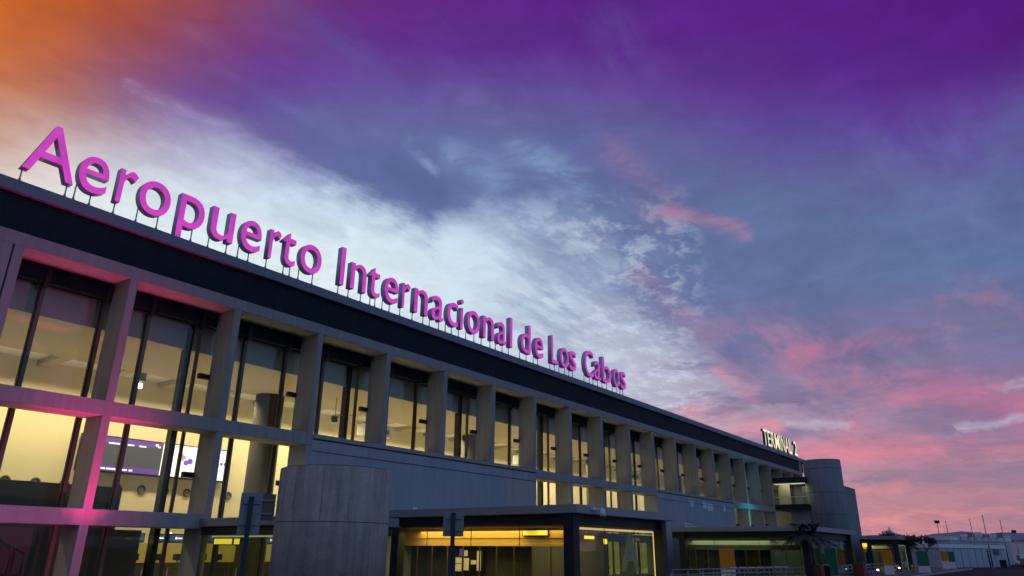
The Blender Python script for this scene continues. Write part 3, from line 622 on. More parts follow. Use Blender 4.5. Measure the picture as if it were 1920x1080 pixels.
# ------------------------------------------------------------------ rooftop signs
def glyph(ch, size, ext, off):
    c = bpy.data.curves.new('g', 'FONT'); c.body = ch; c.size = size; c.extrude = ext; c.offset = off; c.resolution_u = 6
    o = bpy.data.objects.new('g', c); COL.objects.link(o); bpy.context.view_layer.update()
    me = bpy.data.meshes.new_from_object(o.evaluated_get(bpy.context.evaluated_depsgraph_get()))
    bpy.data.objects.remove(o); return me
CAPR = None
def make_letter(ch, x0, zb, size, sx, ext, off, mats, parent, yfront, name='letter', lab=None):
    me = glyph(ch, size, ext, off)
    me.transform(Matrix.Rotation(R(90), 4, 'X'))          # stands up, front towards -Y
    me.transform(Matrix.Diagonal((sx, 1, 1, 1)))
    me.materials.clear()
    for m in mats: me.materials.append(m)
    for p in me.polygons:
        p.material_index = 0 if p.normal.y < -.9 else 1; p.use_smooth = False
    o = bpy.data.objects.new(name, me); COL.objects.link(o); o.parent = parent
    o.location = Vector((x0, yfront + ext, zb)) - abs_loc(parent)
    if lab: o['label'] = lab
    return o
def advance(txt, size):
    c = bpy.data.curves.new('g', 'FONT'); c.size = size; o = bpy.data.objects.new('g', c); COL.objects.link(o)
    res = []
    for i in range(len(txt) + 1):
        c.body = txt[:i] + '|'; bpy.context.view_layer.update(); res.append(o.dimensions.x)
    bpy.data.objects.remove(o); return [r - res[0] for r in res]
probe = glyph('H', 1., 0., 0.); CAPR = max(v.co.y for v in probe.vertices) - min(v.co.y for v in probe.vertices)
def bounds(me): xs = [v.co.x for v in me.vertices]; zs = [v.co.z for v in me.vertices]; return min(xs), max(xs), min(zs), max(zs)
ROOF = 15.33
sg = thing('airport_name_sign', 'big magenta letters on thin posts along the roof reading Aeropuerto Internacional de Los Cabos', 'rooftop sign', (33, 0, ROOF))
capH = 2.36; size = capH / CAPR
NARROW = 'Ili1'
xg = glyph('x', 1., 0., 0.); XHR = max(v.co.y for v in xg.vertices)
def place_letters(spec, zb, capm, xh, parent, mats, ext, off, yf, post=True):
    sz = capm / CAPR
    for ch, xa, xb in spec:
        if ch in NARROW: xc = (xa + xb) / 2; xa, xb = xc - .145, xc + .145
        me = glyph(ch, sz, ext, off)
        me.transform(Matrix.Rotation(R(90), 4, 'X'))
        x0, x1, z0, z1 = bounds(me)
        zs = xh / (XHR * sz) if (ch in 'eroupnacs' and xh) else 1.
        me.transform(Matrix.Translation((-x0, 0, 0)))
        me.transform(Matrix.Diagonal(((xb - xa) / (x1 - x0), 1, zs, 1)))
        me.materials.clear()
        for m in mats: me.materials.append(m)
        for p in me.polygons: p.material_index = 0 if p.normal.y < -.9 else 1
        o = bpy.data.objects.new('letter', me); COL.objects.link(o); o.parent = parent
        o.location = Vector((xa, yf + ext, zb)) - abs_loc(parent)
        if not post: continue
        ox = abs_loc(o); x0, x1, z0, z1 = bounds(me); W = x1 - x0
        fr = {'A': (.06, .94), 'e': (.1, .62), 'r': (.18,), 'o': (.12, .78), 'p': (.72,), 'u': (.12, .9), 't': (.45, .9), 'I': (.5,), 'n': (.1, .9), 'a': (.1, .85), 'c': (.12, .7), 'i': (.5,), 'l': (.5,), 'd': (.12, .8), 'L': (.12, .8), 's': (.2, .75), 'C': (.15, .75), 'b': (.15, .7)}.get(ch, (.2, .8))
        for t in fr:
            X = x0 + W * t
            cand = [v.co.z for v in me.vertices if abs(v.co.x - X) < .13 and v.co.z < .8] or [0]
            zt = max(zb + min(cand), ROOF + .06) + .04; Xw, Yp = ox.x + X, yf + ext * 1.4
            mb = MB(); mb.tube((Xw, Yp, ROOF), (Xw, Yp, zt), .03, 8)
            mb.poly([(Xw - .10, Yp - .02, ROOF), (Xw + .10, Yp - .02, ROOF), (Xw + .02, Yp - .02, ROOF + .24), (Xw - .02, Yp - .02, ROOF + .24)], (0, .04, 0))
            p_ = mb.build('support', M['side'], None); p_.parent = o; p_.location = -ox
lm = [M['magenta'], M['side']]
place_letters([('A', 8.1, 9.98), ('e', 10.08, 11.27), ('r', 11.67, 12.45), ('o', 12.62, 14.03), ('p', 14.48, 15.72), ('u', 16.1, 17.32), ('e', 17.72, 18.87), ('r', 19.35, 20.02), ('t', 20.13, 21.01), ('o', 21.32, 22.71), ('I', 24.09, 24.31), ('n', 24.83, 26.0), ('t', 26.21, 27.1), ('e', 27.48, 28.61), ('r', 28.96, 29.63), ('n', 30.04, 31.26), ('a', 31.63, 32.79), ('c', 33.15, 34.21), ('i', 34.47, 34.75), ('o', 35.21, 36.54), ('n', 36.92, 38.16), ('a', 38.57, 39.62), ('l', 40.02, 40.41), ('d', 41.48, 42.71), ('e', 43.28, 44.43), ('L', 45.59, 46.52), ('o', 46.86, 48.14), ('s', 48.3, 49.3), ('C', 50.68, 52.15), ('a', 52.28, 53.34), ('b', 53.71, 55.2), ('o', 55.68, 56.77), ('s', 57.04, 58.0)],
    15.93, 2.25, 1.58, sg, lm, .19, .003, -.1)
s2 = thing('terminal_name_sign', 'row of warm white lit block letters at the far roof edge reading TERMINAL 2', 'rooftop sign', (104, 0, ROOF))
spec2 = [(ch, 96.7 + a, 96.7 + a + w) for ch, a, w in (('T', 0, 1.5), ('E', 1.75, 1.2), ('R', 3.2, 1.35), ('M', 4.8, 1.9), ('I', 7.05, .3), ('N', 7.75, 1.5), ('A', 9.4, 1.7), ('L', 11.25, 1.15), ('2', 13.7, 1.4))]
place_letters(spec2, 15.52, 2.05, 0, s2, [M['lit'], M['steel']], .17, .022, -.1, post=False)
MB().box(96.5, 112.0, .05, .12, 15.36, 15.44).build('base_rail', M['white'], s2)

# ------------------------------------------------------------------ coloured floodlights
def flood(loc, color, energy, aim, label, size=40):
    f = thing('floodlight', label, 'floodlight', loc, None)
    MB().box(loc[0] - .2, loc[0] + .2, loc[1] - .12, loc[1] + .12, loc[2], loc[2] + .16).box(loc[0] - .04, loc[0] + .04, loc[1] - .04, loc[1] + .04, loc[2] - .13, loc[2]).build('housing', M['dark'], f)
    l = bpy.data.lights.new('lamp', 'SPOT'); l.energy = energy; l.color = color; l.spot_size = R(size); l.spot_blend = .9; l.shadow_soft_size = .12
    o = bpy.data.objects.new('lamp', l); COL.objects.link(o); o.parent = f; o.location = (0, 0, .2)
    o.rotation_euler = (Vector(aim) - Vector(loc)).to_track_quat('-Z', 'Y').to_euler()
flood((13.25, -1.6, .3), (1., .035, .22), 3300, (12.9, .55, 11.5), 'pink uplight floodlight on the pavement below the first fins', 54)
flood((12.6, -7.4, .3), (1., .10, .44), 1900, (9.8, .0, 4.6), 'wide pink floodlight farther out on the pavement before the first bay', 96)
flood((88.4, -1.9, 5.0), (.0, .60, .8), 480, (88.4, .0, 6.9), 'small cyan floodlight under the far balcony beam', 140)

# ------------------------------------------------------------------ concrete cylinder near the camera
cy = thing('concrete_cylinder', 'wide board-marked raw concrete cylinder standing in front of the terminal', 'concrete cylinder', (12.9, -14.7, .13))
MB().cyl((12.9, -14.7, .13), 1.45, 3.82, 96).build('shaft', M['conc2'], cy)
MB().cyl((12.9, -14.7, 2.61), 1.452, .018, 96).build('joint', M['seam'], cy)
bj = MB()
for k in range(40):
    a = 2 * math.pi * (k + random.uniform(-.25, .25)) / 40; z0, z1 = random.choice(((.13, 2.6), (2.65, 3.93), (.13, 1.9), (2.9, 3.6), (1.0, 2.5)))
    bj.tube((12.9 + 1.449 * math.cos(a), -14.7 + 1.449 * math.sin(a), z0), (12.9 + 1.449 * math.cos(a), -14.7 + 1.449 * math.sin(a), z1), random.uniform(.004, .009), 5)
bj.build('board_mark', M['boardline'], cy)
MB().cyl((12.9, -14.7, 3.95), 1.40, .02, 64).build('top_cap', M['seam'], cy)

# ------------------------------------------------------------------ entrance canopies
def canopy(label, x0, x1, y0, y1, zt=4., glow=60, amber=True, decal=None, warm=(1., .70, .30), posts=True, dark_inside=False):
    c = thing('entrance_canopy', label, 'canopy', ((x0 + x1) / 2, (y0 + y1) / 2, .13), group=None)
    zb = zt - .38; zd = zt - .88
    MB().box(x0 - .35, x1 + .9, y0 - .5, y1, zb, zt).build('roof_slab', M['cfascia'], c, bevel=.01)
    MB().box(x0, x1 + .25, y0, y1, zd, zb).build('lintel', M['dark'], c)
    MB().box(x0 + .3, x1 - .1, y0 + .3, y1, zd - .06, zd - .002).build('soffit', M['ceil'], c)
    for px, py in ((x0 - .05, y0), (x1 - .25, y0), (x0 - .05, y1 - 1.0)):
        MB().box(px - .22, px + .3, py - .25, py + .28, .13, zt + .01 if px < x0 + .1 else zb).build('post', M['dark'], c)
    for (a, b, d, e) in ((x0 + .1, x0 + .115, y0 + .3, y1), (x0 + .3, x1 - .3, y0 + .1, y0 + .115), (x1 - .12, x1 - .105, y0 + .3, y1)):
        MB().box(a, b, d, e, .13, zd - .07).build('glass_wall', M['glass2'], c)
    fr = MB(); n = max(2, int((y1 - y0) / 3.0))
    for k in range(1, n): y = y0 + (y1 - y0) * k / n; fr.box(x0 + .085, x0 + .098, y - .02, y + .02, .13, zd - .07)
    n = max(2, int((x1 - x0) / 3.0))
    for k in range(1, n): x = x0 + (x1 - x0) * k / n; fr.box(x - .02, x + .02, y0 + .085, y0 + .098, .13, zd - .07)
    fr.build('glazing_bar', M['dark'], c)
    MB().box(x0 + .45, x1 - .4, y0 + .32, y0 + .4, zd - .16, zd - .07).build('led_strip', M['led'] if amber else M['ledw'], c) if (amber or x0 > 90) else None
    if amber or x0 > 90: MB().box(x1 - .4, x1 - .34, y0 + .3, y0 + .38, .13, zd - .1).build('led_strip', M['led'] if amber else M['ledw'], c)
    MB().box(x0 + .3, x1 - .3, y0 + .3, y1, .13, .15).build('mat_floor', M['floor'], c)
    # inner vestibule: header panels, door leaves
    xm = x0 + 1.3
    MB().box(xm, xm + .12, y0 + .9, y1, zt - 1.42, zd - .07).build('header_panel', M['amber'] if amber else M['ceil'], c)
    MB().box(xm + .06, xm + .14, y0 + .9, y1, zt - 1.8, zt - 1.42).build('lower_header', M['amber'] if amber else M['column'], c)
    dr = MB()
    yy = y0 + .9
    while yy < y1 - .5: dr.box(xm, xm + .06, yy, yy + .05, .15, zt - 1.8); yy += 1.1
    dr.build('door_frame', M['bronze'], c)
    MB().box(xm + .8, xm + .9, y0 + 3.6, y1, .15, zt - 1.8).build('inner_screen', M['black'] if dark_inside else M['column'], c)
    MB().box(xm + .5, x1 - .3, y0 + 3.4, y0 + 3.5, .15, zt - 1.2).build('inner_partition', M['bulkdark'], c)
    area('canopy_lamp', ((x0 + x1) / 2, y0 + 2.0, zd - .2), x1 - x0 - 1.5, 1.5, glow, warm, parent=c)
    area('canopy_lamp', ((x0 + xm) / 2 + .2, (y0 + y1) / 2 + 1, zd - .2), 1., (y1 - y0) * .6, glow * .8, warm, parent=c)
    return c
cb = canopy('nearest wide dark entrance canopy lit amber inside, with a camera on its front edge', 29.0, 38.4, -12.0, 0., glow=170, decal='A')
for ch, x, z, sz in (('A', 33.9, 1.15, 1.6),):
    o = make_letter(ch, x, z, sz / CAPR, 1.05, .006, .09, [M['decal'], M['decal']], cb, -11.93, name='window_decal')
cc = canopy('middle entrance canopy with greenish lit glass behind a palm', 60.8, 75.0, -13.6, -2.4, amber=False, glow=60, warm=(.85, 1., .70), dark_inside=True)
cd = canopy('farthest small entrance canopy beside the concrete tower', 99.6, 108.2, -13.3, -9.4, amber=False, glow=45, warm=(1, .95, .55), dark_inside=True)
# low entrance beside the lower beam, running behind the concrete cylinder
ca = thing('entrance_canopy', 'low entrance canopy between the second column and the concrete cylinder', 'canopy', (18.6, -3.5, .13))
MB().box(17.9, 21.8, -8.2, -.01, 2.84, 3.18).build('roof_slab', M['fascia'], ca, bevel=.01)
MB().box(18.05, 21.6, -8.0, -.01, 2.5, 2.84).build('lintel', M['dark'], ca)
MB().box(18.15, 18.165, -7.9, -.2, .13, 2.5).build('glass_wall', M['glass2'], ca)
MB().box(18.4, 18.46, -7.4, -.3, 2.42, 2.48).build('led_strip', M['ledw'], ca)
MB().box(18.1, 18.2, -.2, -.05, .13, 2.5).build('door_frame', M['bronze'], ca)
MB().box(18.05, 18.3, -8.0, -7.75, .13, 2.5).build('post', M['dark'], ca)
area('canopy_lamp', (19.8, -3.6, 2.4), 1.2, 5, 60, (1, .92, .42), parent=ca)
MB().box(20.6, 20.7, -3.0, -1.7, .13, 1.35).build('inner_screen', M['yellowwall'], ca)
def lit_sign(label, x0, y0, z0, dx, dy, dz):
    s_ = thing('lit_sign', label, 'sign', (x0, y0, z0))
    MB().box(x0 - .02, x0 + dx + .02, y0 - .02, y0 + dy + .02, z0 - .02, z0 + dz + .02).build('frame', M['dark'], s_)
    if dx < dy: MB().box(x0 - .035, x0 - .022, y0 + .02, y0 + dy - .02, z0 + .02, z0 + dz - .02).build('sign_face', M['yellow'], s_)
    else: MB().box(x0 + .02, x0 + dx - .02, y0 - .035, y0 - .022, z0 + .02, z0 + dz - .02).build('sign_face', M['yellow'], s_)
    MB().tube((x0 + dx / 2, y0 + dy / 2, z0 + dz), (x0 + dx / 2, y0 + dy / 2, z0 + dz + .3), .015).build('hanger', M['dark'], s_)
lit_sign('bright yellow lit sign in the low entrance beside the concrete cylinder, longer one', 18.6, -1.6, 2.12, .08, 1.35, .26)
lit_sign('small square yellow lit sign beside the longer one in the low entrance', 18.6, -2.15, 2.12, .08, .42, .26)
lit_sign('wide yellow lit sign under the nearest canopy, left of its corner post', 30.2, -9.9, 2.68, .1, 1.5, .26)
lit_sign('dimmer yellow lit sign behind the front glass of the nearest canopy', 35.0, -9.0, 2.6, 1.1, .1, .2)
lit_sign('small square yellow lit sign right of the decal under the nearest canopy', 36.4, -9.4, 2.35, .4, .1, .3)
lit_sign('yellow lit sign under the middle canopy', 63.0, -9.6, 2.7, .12, 1.1, .4)
lit_sign('round-looking yellow lit sign at the left end of the farthest canopy', 99.0, -10.3, 2.75, .12, .55, .45)
es_ = thing('exit_sign', 'small green lit exit sign in the dark doorway of the nearest canopy', 'sign', (32.8, -2.4, 2.0))
MB().box(32.7, 32.8, -2.7, -2.25, 1.9, 2.1).build('sign_face', M['exitgreen'], es_)
nb = thing('notice_board', 'lit notice board with violet banner and cream notices behind the nearest canopy side glass', 'notice board', (30.6, -4.4, .15))
MB().box(30.6, 30.66, -5.6, -3.2, .9, 2.12).build('panel', M['black'], nb)
nm = MB()
for a, b, z0, z1 in ((-4.15, -3.75, .95, 1.3), (-4.15, -3.75, 1.34, 1.62), (-4.65, -4.3, 1.0, 1.6), (-4.55, -4.3, 1.7, 1.98), (-5.45, -5.2, 1.0, 1.95), (-5.15, -4.75, 1.3, 1.5)): nm.box(30.57, 30.598, a, b, z0, z1)
nm.build('notice', M['noticepaper'], nb); MB().box(30.57, 30.598, -4.25, -4.0, 1.68, 2.08).build('banner', M['purple'], nb)
bnch = thing('bench', 'long low metal bench behind the side glass of the nearest canopy', 'bench', (30.0, -8, .15))
MB().box(29.75, 30.15, -10.4, -6.6, .56, .62).build('seat', M['steel'], bnch)
for y in (-10.2, -8.5, -6.8): MB().box(29.8, 30.1, y - .03, y + .03, .15, .56).build('leg', M['steel'], bnch)
# security camera on the canopy edge
cv = thing('security_camera', 'white dome security camera on an arm at the nearest canopy front edge', 'camera', (30.2, -12.5, 3.9))
MB().box(29.95, 30.3, -12.62, -12.5, 3.78, 3.92).box(30.1, 30.24, -13.0, -12.62, 3.82, 3.9).build('arm', M['white'], cv)
MB().cyl((30.17, -12.98, 3.52), .15, .3, 20, r2=.1).build('housing', M['white'], cv); MB().cyl((30.17, -12.98, 3.38), .07, .14, 16, r2=.13).build('dome', M['glassdark'], cv)

# ------------------------------------------------------------------ street furniture
def fwd(az): return Vector((math.cos(az), math.sin(az), 0))
def road_sign(label, base, az, ztop, plates):
    s_ = thing('road_sign', label, 'sign', (base[0], base[1], .13)); rt = Vector((math.sin(az), -math.cos(az), 0)); n = fwd(az)
    b = Vector((base[0], base[1], 0)); B = lambda a, dpt, z: tuple(b + rt * a + n * dpt + Vector((0, 0, z)))
    MB().poly([B(-.035, -.035, .13), B(.035, -.035, .13), B(.035, .035, .13), B(-.035, .035, .13)], (0, 0, ztop - .13)).build('pole', M['poleblue'], s_)
    for a0, a1, z0, z1, dp, m in plates:
        MB().poly([B(a0, dp, z0), B(a1, dp, z0), B(a1, dp, z1), B(a0, dp, z1)], n * .012).build('plate', m, s_, bevel=.004)
        for zz in (z0 + (z1 - z0) * .25, z0 + (z1 - z0) * .75):
            MB().poly([B(a0 + .03, dp - .028, zz - .012), B(a1 - .03, dp - .028, zz - .012), B(a1 - .03, dp - .028, zz + .012), B(a0 + .03, dp - .028, zz + .012)], n * .024).build('bracket', M['steel'], s_)
road_sign('tall road sign post with three grey plates seen from behind, left of the concrete cylinder', (6.72, -20.14), R(56), 2.74, [(-.15, .17, 2.18, 2.8, .05, M['steel']), (.02, .36, 2.4, 2.79, .07, M['bronze'])])
road_sign('road sign post with one grey plate in front of the nearest canopy', (9.05, -22.22), R(41), 2.56, [(-.16, .17, 2.2, 2.57, .05, M['steel'])])
def totem(label, x, y, w, h0, h1, col_, grp='totem'):
    t_ = thing('sign_totem', label, 'sign totem', (x, y, .13), group=None)
    MB().box(x - .12, x + .12, y - w / 2, y + w / 2, .13, h0).build('base', M['white'], t_, bevel=.01)
    MB().box(x - .13, x + .13, y - w / 2 - .02, y + w / 2 + .02, h0, h1).build('panel', col_, t_, bevel=.02)
totem('orange topped white totem nearest, before the middle canopy', 58.0, -14.0 + 5.8, 1.1, .75, 2.3, M['orange'])
totem('orange topped white totem before the farthest canopy', 80.6, -15.6, .8, .95, 2.35, M['orange'])
totem('small orange topped white totem by the white hangar wall', 117.8, -16.0, .8, 1.15, 2.4, M['orange'])
totem('green topped totem standing right of the palm, tall panel', 65.6, -14.1, .85, .3, 2.4, M['green'])
totem('green panel totem left of the framed white cabin', 92, -17.0, 1.1, .8, 2.3, M['green'])
totem('small green panel totem by the white hangar wall', 124, -16.0, .95, 1.0, 2.4, M['green'])
for label, x, y, w, h in (('rust brown planter box under the palm', 61.2, -12.9 - 1.0, 1.1, 1.15), ('rust brown planter box beside the bollards before the farthest canopy', 69.9, -15.2, .9, 1.25)):
    p_ = thing('planter', label, 'planter', (x, y, .13))
    MB().box(x - .45, x + .45, y - w / 2, y + w / 2, .13, h).build('box', M['brown'], p_, bevel=.02); MB().box(x - .4, x + .4, y - w / 2 + .05, y + w / 2 - .05, h - .05, h + .015).build('soil', M['bark'], p_)
bn = thing('litter_bin', 'black litter bin with a pale lid by the green totem', 'bin', (64.5, -13.9, .13))
MB().box(64.2, 64.8, -14.25, -13.55, .13, 1.05).build('body', M['black'], bn, bevel=.03); MB().cyl((64.5, -13.9, 1.05), .3, .12, 20, r2=.2).build('lid', M['steel'], bn)
bn = thing('litter_bin', 'dark wheeled litter bin at the end of the white hangar wall', 'bin', (148, -20.6, 0))
MB().box(147.6, 148.4, -21.1, -20.2, .05, 1.15).build('body', M['black'], bn, bevel=.04); MB().box(147.5, 148.5, -21.15, -20.15, 1.15, 1.22).build('lid', M['black'], bn)
for k, (x, y) in enumerate(((95.0, -13.9), (94.2, -15.5), (99, -16.2), (76, -15.8))):
    b_ = thing('bollard', ['short amber bollard nearest the farthest canopy', 'short amber bollard on the open pavement', 'short amber bollard by the tree', 'short amber bollard nearest the planter'][k], 'bollard', (x, y, .13), group='amber bollards on the pavement')
    MB().cyl((x, y, .13), .12, .75, 14, r2=.1).build('post', M['orange'], b_); MB().cyl((x, y, .7), .122, .08, 14).build('band', M['white'], b_)
def barrier(label, x0, y0, x1, y1, h=.95, grp='metal railings along the pavement'):
    b_ = thing('railing', label, 'railing', (x0, y0, .13), group=grp); n = max(2, int(math.hypot(x1 - x0, y1 - y0) / 1.5))
    P = lambda t, z: (x0 + (x1 - x0) * t, y0 + (y1 - y0) * t, z)
    MB().tube(P(0, h), P(1, h), .035).build('top_rail', M['steel'], b_)
    MB().tube(P(0, h * .72), P(1, h * .72), .025).tube(P(0, h * .42), P(1, h * .42), .025).build('mid_rail', M['steel'], b_)
    for k in range(n + 1): MB().tube(P(k / n, .13), P(k / n, h), .03).build('post', M['steel'], b_)
barrier('long grey metal railing in front of the middle canopy', 44, -9.9, 60.0, -13.3)
barrier('second grey metal railing closer to the middle canopy', 50, -9.2, 60.5, -11.9, .9)
barrier('grey metal railing left of the planter before the farthest canopy', 67.5, -14.4, 69.3, -14.8, 1.05)
barrier('grey metal railing before the farthest canopy', 71.5, -14.0, 90, -14.6, 1.05)
def cart(x, y, lab):
    c = thing('baggage_cart', lab, 'baggage cart', (x, y, .13), group='baggage carts parked by the railings')
    mb = MB(); mb.tube((x - .25, y, .35), (x + .55, y, .3), .02).tube((x - .25, y + .5, .35), (x + .55, y + .5, .3), .02).tube((x - .25, y, .35), (x - .4, y, 1.0), .02).tube((x - .25, y + .5, .35), (x - .4, y + .5, 1.0), .02).tube((x - .28, y, .6), (x - .28, y + .5, .6), .015)
    mb.build('frame', M['steel'], c)
    MB().tube((x - .4, y - .02, 1.0), (x - .4, y + .52, 1.0), .03).build('handle', M['white'], c)
    MB().box(x - .2, x + .5, y + .05, y + .45, .33, .35).build('tray', M['steel'], c)
    w_ = MB()
    for a, b in ((-.2, .03), (-.2, .47), (.45, .25)): w_.cyl((x + a, y + b - .02, .22), .085, .04, 12, axis='Y')
    w_.build('wheel', M['tyre'], c)
for k in range(7): cart(52.5 + k * 1.1, -11.1 - k * .25, 'steel baggage cart nested in the row behind the railing')
for k in range(5): cart(73.5 + k * 1.3, -14.4, 'steel baggage cart nested in the far row before the farthest canopy')
for k, (x, y, z) in enumerate(((79, -14.9, .5), (84, -15.2, .4), (90, -14.9, .55))):
    lp = thing('pavement_lamp', ['small bright low lamp on the pavement before the farthest canopy', 'second small low lamp before the farthest canopy', 'small low lamp beside the dark tree'][k], 'lamp', (x, y, .13)); MB().cyl((x, y, .13), .05, z - .13, 10).build('post', M['steel'], lp); MB().cyl((x, y, z), .09, .12, 12).build('lamp_head', M['bulb'], lp)

# palm
pm = thing('palm_tree', 'young drooping palm in the brown planter before the middle canopy', 'palm tree', (61.2, -13.9, 1.1))
mb = MB(); pp = [(61.2, -13.9, 1.1), (61.15, -13.85, 2.0), (61.1, -13.75, 2.9), (61.0, -13.6, 3.2)]
for i in range(3): mb.tube(pp[i], pp[i + 1], .16 - .025 * i, 12, r2=.135 - .025 * i)
mb.build('trunk', M['bark'], pm)
mb = MB(); top = Vector(pp[-1])
for k in range(30):
    a = 2 * math.pi * k / 30 + random.uniform(-.15, .15); L = random.uniform(2.0, 3.0); up = random.uniform(.3, 1.2) if k % 3 else 1.6
    prevp = top; d = Vector((math.cos(a), math.sin(a), 0)); sd = Vector((-d.y, d.x, 0))
    for j in range(1, 11):
        t = j / 10; p = top + d * L * (t * .8 + .1 * t) * (1 if up < 1.5 else .45) + Vector((0, 0, up * t * 1.3 - 2.0 * t * t * (.9 if up < 1.5 else .55)))
        mb.tube(prevp, p, .02 * (1.1 - t * .8), 5)
        w = .55 * math.sin(math.pi * min(1, t * .9 + .12)) 
        for sgn in (-1, 1):
            for q in range(4):
                b0 = prevp.lerp(p, q * .25); tip = b0 + sd * sgn * w + d * .18 + Vector((0, 0, -.35 * w - .1)); e = (p - prevp).normalized() * .05
                mb.b.faces.new([mb.b.verts.new(v) for v in (b0 - e, b0 + e, tip)])
        prevp = p
mb.build('fronds', M['leaf'], pm)

def tree(label, x, y, h, rad, leaves, lm, cat='tree', bare=.5):
    random.seed(int(x * 10)); t_ = thing('tree', label, cat, (x, y, 0)); mb = MB(); tips = []
    def grow(p, d, L, r, dep):
        q = p + d * L; mb.tube(p, q, r, 6, r2=r * .68)
        if dep == 0: tips.append(q); return
        for k in range(3 if dep > 1 else 4):
            nd = (d + Vector((random.uniform(-1, 1), random.uniform(-1, 1), random.uniform(-.25, .7))) * .75).normalized()
            grow(q, nd, L * random.uniform(.6, .85), r * .62, dep - 1)
    grow(Vector((x, y, .05)), Vector((0, 0, 1)), h * .3, h * .028, 4)
    mb.build('trunk', M['bark'], t_)
    lb = MB()
    for _ in range(leaves):
        c = random.choice(tips); p = c + Vector((random.gauss(0, 1), random.gauss(0, 1), random.gauss(0, .8))) * rad * .11
        a = Vector((random.uniform(-1, 1), random.uniform(-1, 1), random.uniform(-1, 1))).normalized(); b = a.orthogonal().normalized(); s_ = random.uniform(.05, .12)
        lb.b.faces.new([lb.b.verts.new(p + v) for v in (a * s_ * 1.6, b * s_, -a * s_ * 1.6, -b * s_)])
    lb.build('crown', lm, t_)
tree('dark sparse round tree right of the farthest canopy', 104.6, -15.4, 4.8, 2.0, 1500, M['leaf2'])
tree('low bushy tree behind the farthest canopy, beside the tower', 128.0, -7.7, 5.2, 3., 1800, M['leaf2'])
tree('second bushy tree behind the farthest canopy', 131.0, -9.6, 4.6, 3., 1200, M['leaf2'])

# ------------------------------------------------------------------ far buildings, right
def quad_building(name, label, p0, p1, depth, h, m, roofm, band=.45):
    b_ = thing(name, label, 'building', (p0[0], p0[1], 0)); a = Vector((p0[0], p0[1], 0)); b = Vector((p1[0], p1[1], 0)); n = Vector((-(b - a).y, (b - a).x, 0)).normalized()
    MB().poly([a, b, b + n * depth, a + n * depth], (0, 0, h)).build('wall', m, b_)
    u_ = (b - a).normalized(); e = .15
    MB().poly([a - u_ * e - n * e + Vector((0, 0, h)), b + u_ * e - n * e + Vector((0, 0, h)), b + u_ * e + n * (depth + e) + Vector((0, 0, h)), a - u_ * e + n * (depth + e) + Vector((0, 0, h))], (0, 0, band)).build('roof', roofm, b_)
    return b_, a, b, n
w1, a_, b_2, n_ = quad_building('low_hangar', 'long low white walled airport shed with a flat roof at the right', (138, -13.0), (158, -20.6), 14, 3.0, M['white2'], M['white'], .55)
ud = (b_2 - a_).normalized()
for k in range(9):
    p = a_ + ud * (2.2 + k * 2.2) - n_ * .02
    MB().poly([p, p + ud * .06, p + ud * .06 + Vector((0, 0, 3.0)), p + Vector((0, 0, 3.0))], -n_ * .03).build('wall_joint', M['steel'], w1)
p = a_ + ud * 15.2 - n_ * .05
MB().poly([p, p + ud * .25, p + ud * .25 + Vector((0, 0, 2.6)), p + Vector((0, 0, 2.6))], -n_ * .06).build('door', M['dark'], w1)
p = a_ + ud * 17.2 - n_ * .06 + Vector((0, 0, 2.0))
MB().poly([p, p + ud * 1.9, p + ud * 1.9 + Vector((0, 0, .9)), p + Vector((0, 0, .9))], -n_ * .06).build('sign_panel', M['blue'], w1)
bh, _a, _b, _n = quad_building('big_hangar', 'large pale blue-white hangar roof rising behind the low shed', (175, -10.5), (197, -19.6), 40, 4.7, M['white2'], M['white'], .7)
quad_building('hangar', 'distant lower grey hangar behind the big hangar', (230, -27), (262, -45), 20, 5.2, M['white'], M['steel'], .5)
quad_building('hangar', 'far small white building at the right edge', (182, -33.5), (200, -45), 10, 3.3, M['white'], M['white'], .4)
kb_ = thing('framed_cabin', 'white cabin panel in a dark steel frame left of the low shed', 'cabin', (146, -11, 0))
MB().box(146, 146.4, -11.7, -8.1, 1.0, 4.2).build('panel', M['white'], kb_); MB().box(145.8, 146.5, -11.85, -11.7, 0, 4.3).box(145.8, 146.5, -8.1, -7.95, 0, 4.3).box(145.8, 146.5, -11.7, -8.1, 4.2, 4.3).box(145.8, 146.5, -11.7, -8.1, .0, .7).build('frame', M['dark'], kb_)
tn = thing('white_tent', 'white peaked tent roof behind the farthest canopy', 'tent', (150, -5, 0))
mb = MB(); 
for dx, s_ in ((0, 2.2),):
    bx, by = 150, -4.2
    ap = Vector((bx, by, 6.6)); cs = [Vector((bx + a * s_, by + b * s_, 3.6)) for a, b in ((-1, -1), (1, -1), (1, 1), (-1, 1))]
    for i in range(4):
        m1 = cs[i].lerp(ap, .5) - Vector((0, 0, .55)); m2 = cs[(i + 1) % 4].lerp(ap, .5) - Vector((0, 0, .55))
        mb.b.faces.new([mb.b.verts.new(v) for v in (cs[i], cs[(i + 1) % 4], m2, m1)]); mb.b.faces.new([mb.b.verts.new(v) for v in (m1, m2, ap)])
mb.build('canvas', M['white'], tn)
mb = MB()
for a, b in ((-1, -1), (1, -1), (1, 1), (-1, 1)): mb.tube((150 + a * 2.2, -4.2 + b * 2.2, 0), (150 + a * 2.2, -4.2 + b * 2.2, 3.6), .05)
mb.build('leg', M['white'], tn)
